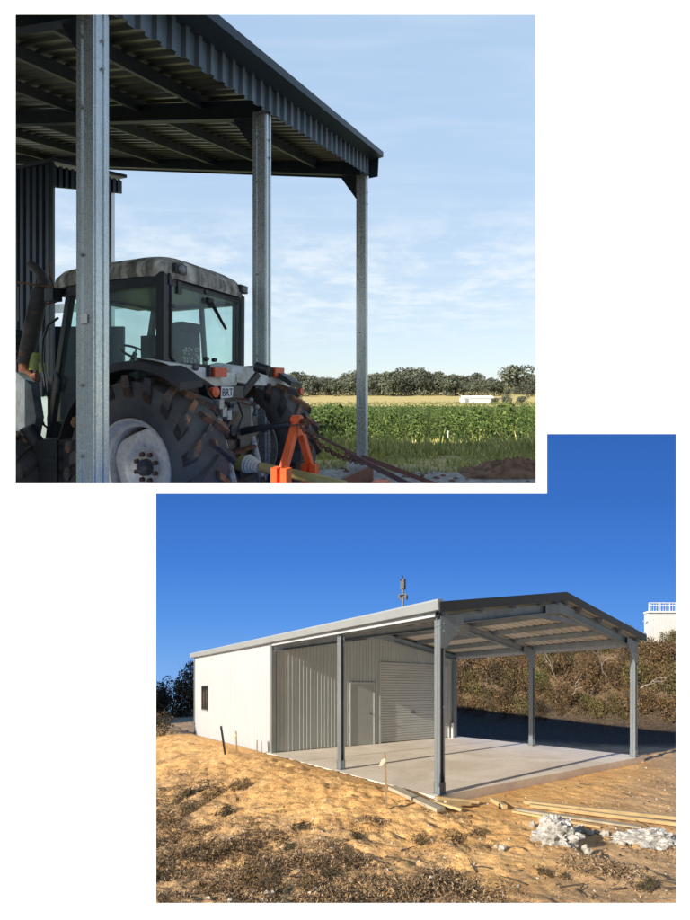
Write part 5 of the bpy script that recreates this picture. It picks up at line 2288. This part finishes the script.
def build_scrub():
    rg = random.Random(44)
    kinds = [('scrub_brown', 'dry brown scrub bush growing on the hillside beyond the open bay'), ('scrub_olive', 'dull olive scrub bush growing on the hillside beyond the open bay'),
             ('scrub_green', 'fresher green scrub bush growing on the hillside beyond the open bay'), ('scrub_dark', 'dark nearly black scrub bush growing on the hillside beyond the open bay')]
    ms = {k: [scrub_mesh(i * 10 + j, k) for j in range(4)] for i, (k, _) in enumerate(kinds)}
    lb = dict(kinds)
    placed = []
    tries = 0
    while len(placed) < 295 and tries < 9000:
        tries += 1
        y = rg.uniform(18.5, 28.5)
        x = y * rg.uniform(.20, .82)
        w = y - (27.5 - .65 * x)
        if w < .9:
            continue
        r = rg.uniform(.7, 1.35) * (1.0 if w > 2 else .65)
        if any((x - a) ** 2 + (y - b) ** 2 < (.40 * (r + c)) ** 2 for a, b, c in placed):
            continue
        if .63 < x / y < .84 and y > 23.6:
            continue
        placed.append((x, y, r))
        k = rg.choices([a for a, _ in kinds], (.50, .27, .07, .16))[0]
        o = bpy.data.objects.new('scrub_bush', rg.choice(ms[k]))
        col.objects.link(o)
        o.location = T2(x, y, g2(x, y) - .06)
        o.scale = (r, r, r * rg.uniform(.8, 1.25))
        o.rotation_euler = (0, 0, rg.uniform(0, 6.28))
        tag(o, lb[k], 'bush', {'scrub_brown': 'brown scrub on the hillside', 'scrub_olive': 'olive scrub on the hillside', 'scrub_green': 'fresh green scrub on the hillside', 'scrub_dark': 'dark scrub on the hillside'}[k])
    # dark tall bushes left of the shed
    for j, (px, Y, r, h) in enumerate(((150, 27.5, 1.3, 2.3), (160, 26.5, 1.1, 2.4), (169, 27.5, 1.3, 2.2), (179, 26.4, 1.1, 2.6), (188, 26.0, 1.0, 3.2), (195, 27, 1.3, 3.4), (204, 27.6, 1.3, 3.0), (140, 26.5, 1.5, 2.2), (128, 27.5, 1.6, 2.5))):
        x = (px - 345) / 454 * Y
        if j == 0:
            tall = [scrub_mesh(700 + q, kd, 1500, 2.0, .05) for q, kd in enumerate(('scrub_dark', 'scrub_brown', 'scrub_dark'))]
        o = bpy.data.objects.new('tall_bush', tall[j % 3])
        col.objects.link(o)
        o.location = T2(x, Y, g2(x, Y) - .2)
        o.scale = (r, r, h / 2)
        o.rotation_euler = (0, 0, j * 1.3)
        tag(o, 'tall dark bush in the thicket behind the far end of the cream wall', 'bush', 'dark bushes behind the far end of the shed')
    x, y, z = gp(157, 735)
    o = bpy.data.objects.new('low_bush', ms['scrub_dark'][2])
    col.objects.link(o)
    o.location = T2(x, y, z)
    o.scale = (.8, .8, .75)
    tag(o, 'low dark bush on the brown ground in front of the dark thicket', 'bush')
    # pale dead branches on the hill
    for j, (px, py, L, lean, lab) in enumerate(((600, 688, 1.3, -.5, 'pale forked dead branch on the hill left of the far right post'), (567, 706, .7, .6, 'short bleached branch lying among scrub in the middle of the hill'),
                                           (632, 700, .9, .8, 'pale dead branch leaning just behind the far right post'), (551, 690, .9, -.2, 'thin bleached branch right of the back post on the hill'))):
        x, y, z = gp(px, py)
        z += .55
        mb = MB(lambda a, b, c: (Q * a, Q * b, Q * c))
        br = random.Random(60 + j)

        def limb(p, d, L, r, depth):
            pts = [p]
            for k in range(4):
                d = (d + Vector((br.gauss(0, .28), br.gauss(0, .2), br.gauss(0, .18)))).normalized()
                pts.append(pts[-1] + d * L / 4)
            mb.tube(pts, [r * .7 * (1 - .17 * k) for k in range(5)], 5)
            if depth:
                for k in (2, 3, 4):
                    limb(pts[k], (d + Vector((br.gauss(0, .8), br.gauss(0, .3), br.gauss(.1, .4)))).normalized(), L * .5, r * .55, depth - 1)
        limb(Vector((0, 0, 0)), Vector((lean, -.2, .7)).normalized(), L, .035, 2)
        o = mb.build('dead_branch', M['dead_wood'])
        o.location = T2(x, y - .6, z)
        tag(o, lab, 'branch')


build_scrub()


def build_dry_grass():
    rg = random.Random(77)
    mb = MB(T2)
    n = 0
    tries = 0
    while n < 8500 and tries < 200000:
        tries += 1
        px, t = rg.uniform(150, 690), rg.random()
        Y = 3.2 * (20 / 3.2) ** t
        x = (px - 345) / 454 * Y
        u, v = uv_of(x, Y)
        if u > -.4 and v > -.4:
            continue
        d = dirt_shade_zone(x, Y)
        cl = fbm(x * 1.3, Y * 1.3, 31, 3)
        pr = d[0] * (.42 + 1.2 * cl) + (.10 * max(0, cl) if v < -1.2 else 0)
        if rg.random() > pr:
            continue
        z = g2(x, Y)
        hb = rg.uniform(.010, .032) * (1 + max(0, cl))
        for _ in range(rg.randrange(5, 12)):
            bx, by = x + rg.gauss(0, .06), Y + rg.gauss(0, .06)
            a = rg.uniform(0, 6.28)
            h = hb * rg.uniform(.3, 1.4)
            l = h * rg.uniform(.5, 2.6)
            w = rg.uniform(.0015, .004)
            tx, ty = bx + math.cos(a) * l, by + math.sin(a) * l
            ox, oy = -math.sin(a) * w, math.cos(a) * w
            mb.add([(bx - ox, by - oy, z - .01), (bx + ox, by + oy, z - .01), ((bx + tx) / 2 + ox, (by + ty) / 2 + oy, z + h * .6), (tx, ty, z + h * .7), ((bx + tx) / 2 - ox, (by + ty) / 2 - oy, z + h * .6)], [(0, 1, 2, 3, 4)])
        n += 1
    o = mb.build('dry_grass', M['dry_blade'])
    tag(o, kind='stuff', label='flattened dry brown grass over the rough foreground', cat='grass')


build_dry_grass()


def build_site_bits():
    rg = random.Random(88)
    # low shrubs of the foreground
    sm = [scrub_mesh(900 + j, m, 420, .8, .075) for j, m in enumerate(('scrub_dark', 'scrub_brown', 'scrub_brown', 'scrub_dark'))]
    spots = [(199, 792, .42), (215, 797, .40), (240, 789, .38), (225, 815, .28), (182, 800, .3), (252, 882, .30), (270, 888, .28), (357, 838, .22), (300, 830, .22), (180, 858, .3), (205, 850, .25), (330, 878, .2), 
             (165, 880, .3), (420, 842, .2), (545, 875, .16), (565, 880, .14), (650, 890, .2), (480, 836, .22), (455, 838, .2), (232, 850, .25), (285, 850, .2), (310, 890, .22), (170, 825, .3), (190, 812, .3)]
    for j, (px, py, r) in enumerate(spots):
        x, y, z = gp(px, py)
        o = bpy.data.objects.new('dry_shrub', sm[j % 4])
        col.objects.link(o)
        o.location = T2(x, y, z - .02)
        o.scale = (r * .8, r * .8, r * .33)
        o.rotation_euler = (0, 0, j)
        tag(o, 'small low dry shrub on the rough sand in the foreground of the new shed', 'shrub', 'low dry shrubs on the foreground sand')
    # pale chips and dark twigs
    chips = []
    for k in range(5):
        mb = MB(lambda a, b, c: (Q * a, Q * b, Q * c))
        rock(mb, .04, rg, (1, .8, .6), .5, 5, 7)
        t = mb.build('stone', M['stone'])
        chips.append(t.data)
        bpy.data.objects.remove(t)
    n = 0
    while n < 70:
        px, py = rg.uniform(160, 674), rg.uniform(800, 902)
        if n > 56:
            px, py = rg.uniform(560, 676), rg.uniform(765, 800)
        x, y, z = gp(px, py)
        u, v = uv_of(x, y)
        if u > -.3 and v > -.3:
            n += 1
            continue
        o = bpy.data.objects.new('stone_chip', chips[n % 5])
        col.objects.link(o)
        o.location = T2(x, y, z + .005)
        s = rg.uniform(.18, .6)
        o.scale = (s, s, s)
        o.rotation_euler = (rg.uniform(-.4, .4), rg.uniform(-.4, .4), rg.uniform(0, 6))
        tag(o, 'small pale stone chip lying on the sandy foreground', 'stone', 'stone chips scattered on the sand')
        n += 1
    for k in range(70):
        px, py = rg.uniform(160, 674), rg.uniform(765, 900)
        x, y, z = gp(px, py)
        u, v = uv_of(x, y)
        if u > -.3 and v > -.3:
            continue
        a = rg.uniform(0, 6.28)
        L = rg.uniform(.06, .28)
        mb = MB(T2)
        p = [(x + math.cos(a) * L * t + rg.gauss(0, .012), y + math.sin(a) * L * t, g2(x + math.cos(a) * L * t, y + math.sin(a) * L * t) + .012 + .05 * t * rg.random()) for t in (0, .5, 1)]
        mb.tube(p, [.009, .007, .004], 5)
        o = mb.build('twig', M['twig'], base=T2(x, y, z))
        tag(o, 'thin dark twig lying on the sand around the new shed', 'twig', 'twigs scattered on the sand')
    # big lumps of concrete rubble
    def lump(px, py, w, d, h, seed, name, label, cat='rubble', mat='rubble', det=(46, 72)):
        x, y, z = gp(px, py)
        r2 = random.Random(seed)
        mb = MB(T2)
        loc = MB()
        rock(loc, 1, r2, (1, 1, 1), .35, *det)
        vs_ = []
        for (a, b, c) in loc.v:
            nn = fbm(a * 3 + seed, b * 3, c * 3, 4)
            q = Vector((a + seed, b, c))
            s = 1 + .14 * nn + .34 * (.42 - mnoise.voronoi(q * 2.6)[0][0]) + .20 * (.42 - mnoise.voronoi(q * 6.5)[0][0])
            vs_.append((x + a * w / 2 * s, y + .15 + b * d / 2 * s, z + max(-.05, c * h * s + .03)))
        mb.add(vs_, loc.f)
        o = mb.build(name, M[mat], base=T2(x, y, z), smooth=True, autos=38)
        return tag(o, label, cat)
    lump(561, 845, .60, .42, .22, 11, 'rubble_lump', 'craggy pale lump of concrete rubble with a pointed top in front of the timber')
    lump(652, 847, .84, .40, .17, 23, 'rubble_lump', 'long low pale lump of concrete rubble at the right end of the timber')
    for j, (px, py, w, lab) in enumerate(((586, 838, .18, 'grey broken chunk touching the right side of the pointed rubble lump'), (596, 840, .11, 'small pale rock just right of the pointed rubble lump'), (603, 839, .09, 'smaller pale rock midway between the two rubble lumps'), (611, 841, .13, 'yellowish pale rock beside the long rubble lump'), (592, 855, .08, 'pale pebble below the gap between the rubble lumps'), (595, 860, .09, 'lowest of the pale pebbles below the gap between rubble lumps'), (629, 851, .10, 'cream pebble in front of the long rubble lump'),
                                     (537, 830, .10, 'pale rock at the left foot of the pointed rubble lump'), (507, 856, .10, 'white rock alone on the sand left of the pointed rubble lump'), (541, 845, .06, 'small white pebble in front of the pointed rubble lump'))):
        lump(px, py, w, w * .8, w * .55, 40 + j, 'rock', lab, 'rock', 'stone', (9, 13))

    # timber
    def plank(p, q, w, t, name, label, mat='timber', lift=0.0):
        a, b = gp(*p), gp(*q)
        za, zb = a[2] + lift + t / 2 + .012, b[2] + lift + t / 2 + .012
        mb = MB(T2)
        A, B = Vector((a[0], a[1], za)), Vector((b[0], b[1], zb))
        mb.bar(A, B, w, t)
        o = mb.build(name, M[mat], base=T2(a[0], a[1], za))
        return tag(o, label, 'plank')
    plank((524, 806), (700, 825), .10, .05, 'timber_plank', 'long yellow timber plank lying furthest back behind the rubble', lift=.03)
    plank((530, 809), (702, 831), .09, .05, 'timber_plank', 'long yellow timber plank in the middle of the stack behind the rubble', lift=.02)
    plank((516, 811), (640, 829), .12, .03, 'timber_plank', 'grey weathered board lying in front of the long yellow planks', 'timber_grey')
    plank((512, 813), (600, 829), .05, .03, 'timber_plank', 'short yellow batten nearest the pointed rubble lump')
    plank((392, 791), (441, 814), .16, .05, 'timber_plank', 'pale grey formwork plank beside the near slab corner', 'timber_grey', .02)
    plank((436, 802), (478, 806), .07, .05, 'timber_plank', 'stubby yellow offcut lying in front of the near slab corner', 'timber', .03)
    plank((430, 804), (462, 813), .08, .04, 'timber_plank', 'thin yellow offcut pointing from the near post to the viewer', 'timber', .02)
    plank((445, 807), (470, 809), .06, .04, 'timber_plank', 'tiny yellow offcut crossing over another beside the near slab corner', 'timber', .05)
    plank((492, 803), (505, 811), .07, .06, 'timber_plank', 'short timber offcut with a black end right of the near slab corner', 'timber', .02)
    x, y, z = gp(505, 812)
    lump(505, 812, .10, .09, .07, 71, 'black_lump', 'small black lump at the end of a short timber offcut', 'debris', 'stake_black', (7, 9))
    # stub under the near slab corner
    mb = MB(TS)
    mb.box((-.17, -.20, -.40), (-.02, -.065, -.02))
    o = mb.build('kerb_stub', M['rubble'], base=TS(-.1, -.13, -.2))
    tag(o, 'small upright concrete stub at the near corner of the slab', 'block')
    # stakes
    def stake(foot, top, r, mat, label, ribbon=None, name='survey_stake'):
        x, y, z = gp(*foot)
        tx, _, tz = at2(top[0], top[1], y)
        root = thing(name, T2(x, y, z), label, 'stake')
        mb = MB(T2)
        mb.bar((x, y, z - .15), (tx, y, tz), r * 2, r * 2, (0, 1, 0))
        mb.build('shaft', M[mat], root)
        if ribbon:
            rx, _, rz = at2(ribbon[0], ribbon[1], y)
            mb = MB(T2)
            k = tx + (x - tx) * .15
            zz = tz - .09
            mb.prism([(k, y - r * 1.4, zz + .02), (k - .05, y - r * 1.5, zz + .00), (rx - .02, y - r * 1.8, rz - .02), (rx + .015, y - r * 1.8, rz - .03), (k + .01, y - r * 1.4, zz - .03)], (0, .004, 0))
            mb.build('ribbon', M['ribbon'], root)
    stake((226, 754), (221, 726), .022, 'stake_black', 'thick black picket leaning left in the sand before the cream wall')
    stake((237, 753), (236, 731), .014, 'stake_wood', 'thin wooden stake with a pale ribbon before the cream wall', (233, 738))
    stake((257, 751), (257, 740), .014, 'stake_wood', 'shortest thin stake near the corner of the cream wall')
    stake((387, 809), (385, 753), .014, 'stake_wood', 'tall thin wooden stake with ribbon in front of the slab', (380, 764))

    # mobile phone mast behind the shed
    Y = 23.5
    x, _, z0 = at2(403, 640, Y)
    top = at2(403, 578, Y)[2]
    g = g2(x, Y)
    root = thing('phone_mast', T2(x, Y, g), 'grey antenna mast rising behind the roof of the gabled shed', 'mast')
    mb = MB(T2)
    mb.tube([(x, Y, g - .2), (x, Y, top - .1)], [.10, .055], 10)
    mb.build('pole', M['mast'], root)
    for zz, rr, hh, nn in ((top - .32, .11, .55, 3), (top - .98, .24, .26, 4)):
        for k in range(nn):
            a = 6.283 * k / nn + .4
            mb = MB(T2)
            c = (x + rr * math.cos(a), Y + rr * math.sin(a), zz)
            mb.box((c[0] - .045, c[1] - .04, zz - hh / 2), (c[0] + .045, c[1] + .04, zz + hh / 2))
            mb.tube([(x, Y, zz), c], .03, 5)
            mb.build('antenna', M['mast'], root)
    mb = MB(T2)
    mb.lathe((x, Y, top - .90), (0, 0, 1), [(0, .05), (0, .20), (.035, .20), (.035, .05)], 14)
    mb.build('platform', M['mast'], root)
    mb = MB(T2)
    mb.tube([(x, Y, top - .1), (x, Y, top + .12)], .025, 5)
    mb.build('aerial', M['mast'], root)

    # white building on the top of the hill
    Y = 24.0
    x0, _, zb = at2(648, 633, Y)
    _, _, zt = at2(648, 612, Y)
    x1 = at2(716, 633, Y)[0]
    root = thing('white_building', T2(x0, Y, zb), 'white panelled building with a roof railing on the hilltop', 'building')
    mb = MB(T2)
    mb.sheet((x0, Y, zb - 1.2), (1, 0, 0), (0, 0, 1), (0, -1, 0), x1 - x0, zt - zb + 1.2, .34, .03, ((0, 0), (.9, 0), (.93, -1), (.97, -1)))
    mb.build('panel_wall', M['panel_white'], root)
    mb = MB(T2)
    mb.box((x0 - .003, Y + .02, zb - 1.2), (x1, Y + .3, zt - .02))
    mb.build('side_wall', M['panel_white'], root)
    mb = MB(T2)
    mb.box((x0 - .05, Y - .08, zt - .05), (x1, Y + .3, zt + .04))
    mb.build('roof_slab', M['panel_white'], root)
    mb = MB(T2)
    zr = at2(648, 603, Y)[2]
    for k in range(8):
        xx = x0 + .05 + k * .55
        mb.tube([(xx, Y, zt), (xx, Y, zr)], .026, 5)
    for zz in (zr, (zt + zr) / 2 + .1):
        mb.tube([(x0 + .05, Y, zz), (x1, Y, zz)], .026, 5)
    for k in range(34):
        xx = x0 + .05 + k * .125
        mb.tube([(xx, Y, zt), (xx, Y, zr)], .010, 4)
    mb.build('railing', M['panel_white'], root)
    mb = MB(T2)
    mb.tube([(x0 - .25, Y, zb + .62), (x0, Y, zb + .62)], .03, 5)
    mb.build('spout', M['panel_white'], root)


build_site_bits()


def build_grit():
    rg = random.Random(123)
    for nm, mat, n, lab in (('dark_grit', 'twig', 2600, 'dark clods and bark crumbs strewn over the sandy foreground'), ('pale_grit', 'stone', 1300, 'pale grit strewn over the sandy foreground')):
        mb = MB(T2)
        k = 0
        tries = 0
        while k < n and tries < 40000:
            tries += 1
            px, t = rg.uniform(150, 690), rg.random()
            y = 3.3 * (11 / 3.3) ** t
            x = (px - 345) / 454 * y
            u, v = uv_of(x, y)
            if u > -.15 and v > -.12:
                continue
            d = dirt_shade_zone(x, y)
            if rg.random() > .22 + .7 * max(d[0], .6 * d[1]):
                continue
            z = g2(x, y)
            s = .006 + .016 * rg.random() ** 3
            a = [(x + rg.uniform(-1, 1) * s * 1.6, y + rg.uniform(-1, 1) * s * 1.6, z - .004) for _ in range(3)]
            top = (x + rg.uniform(-.4, .4) * s, y + rg.uniform(-.4, .4) * s, z + s * rg.uniform(.5, 1.3))
            mb.add(a + [top], [(0, 1, 3), (1, 2, 3), (2, 0, 3)])
            k += 1
        o = mb.build(nm, M[mat])
        tag(o, lab, 'grit', kind='stuff')


build_grit()
for o in bpy.data.objects:
    if '_b' in o:
        del o['_b']
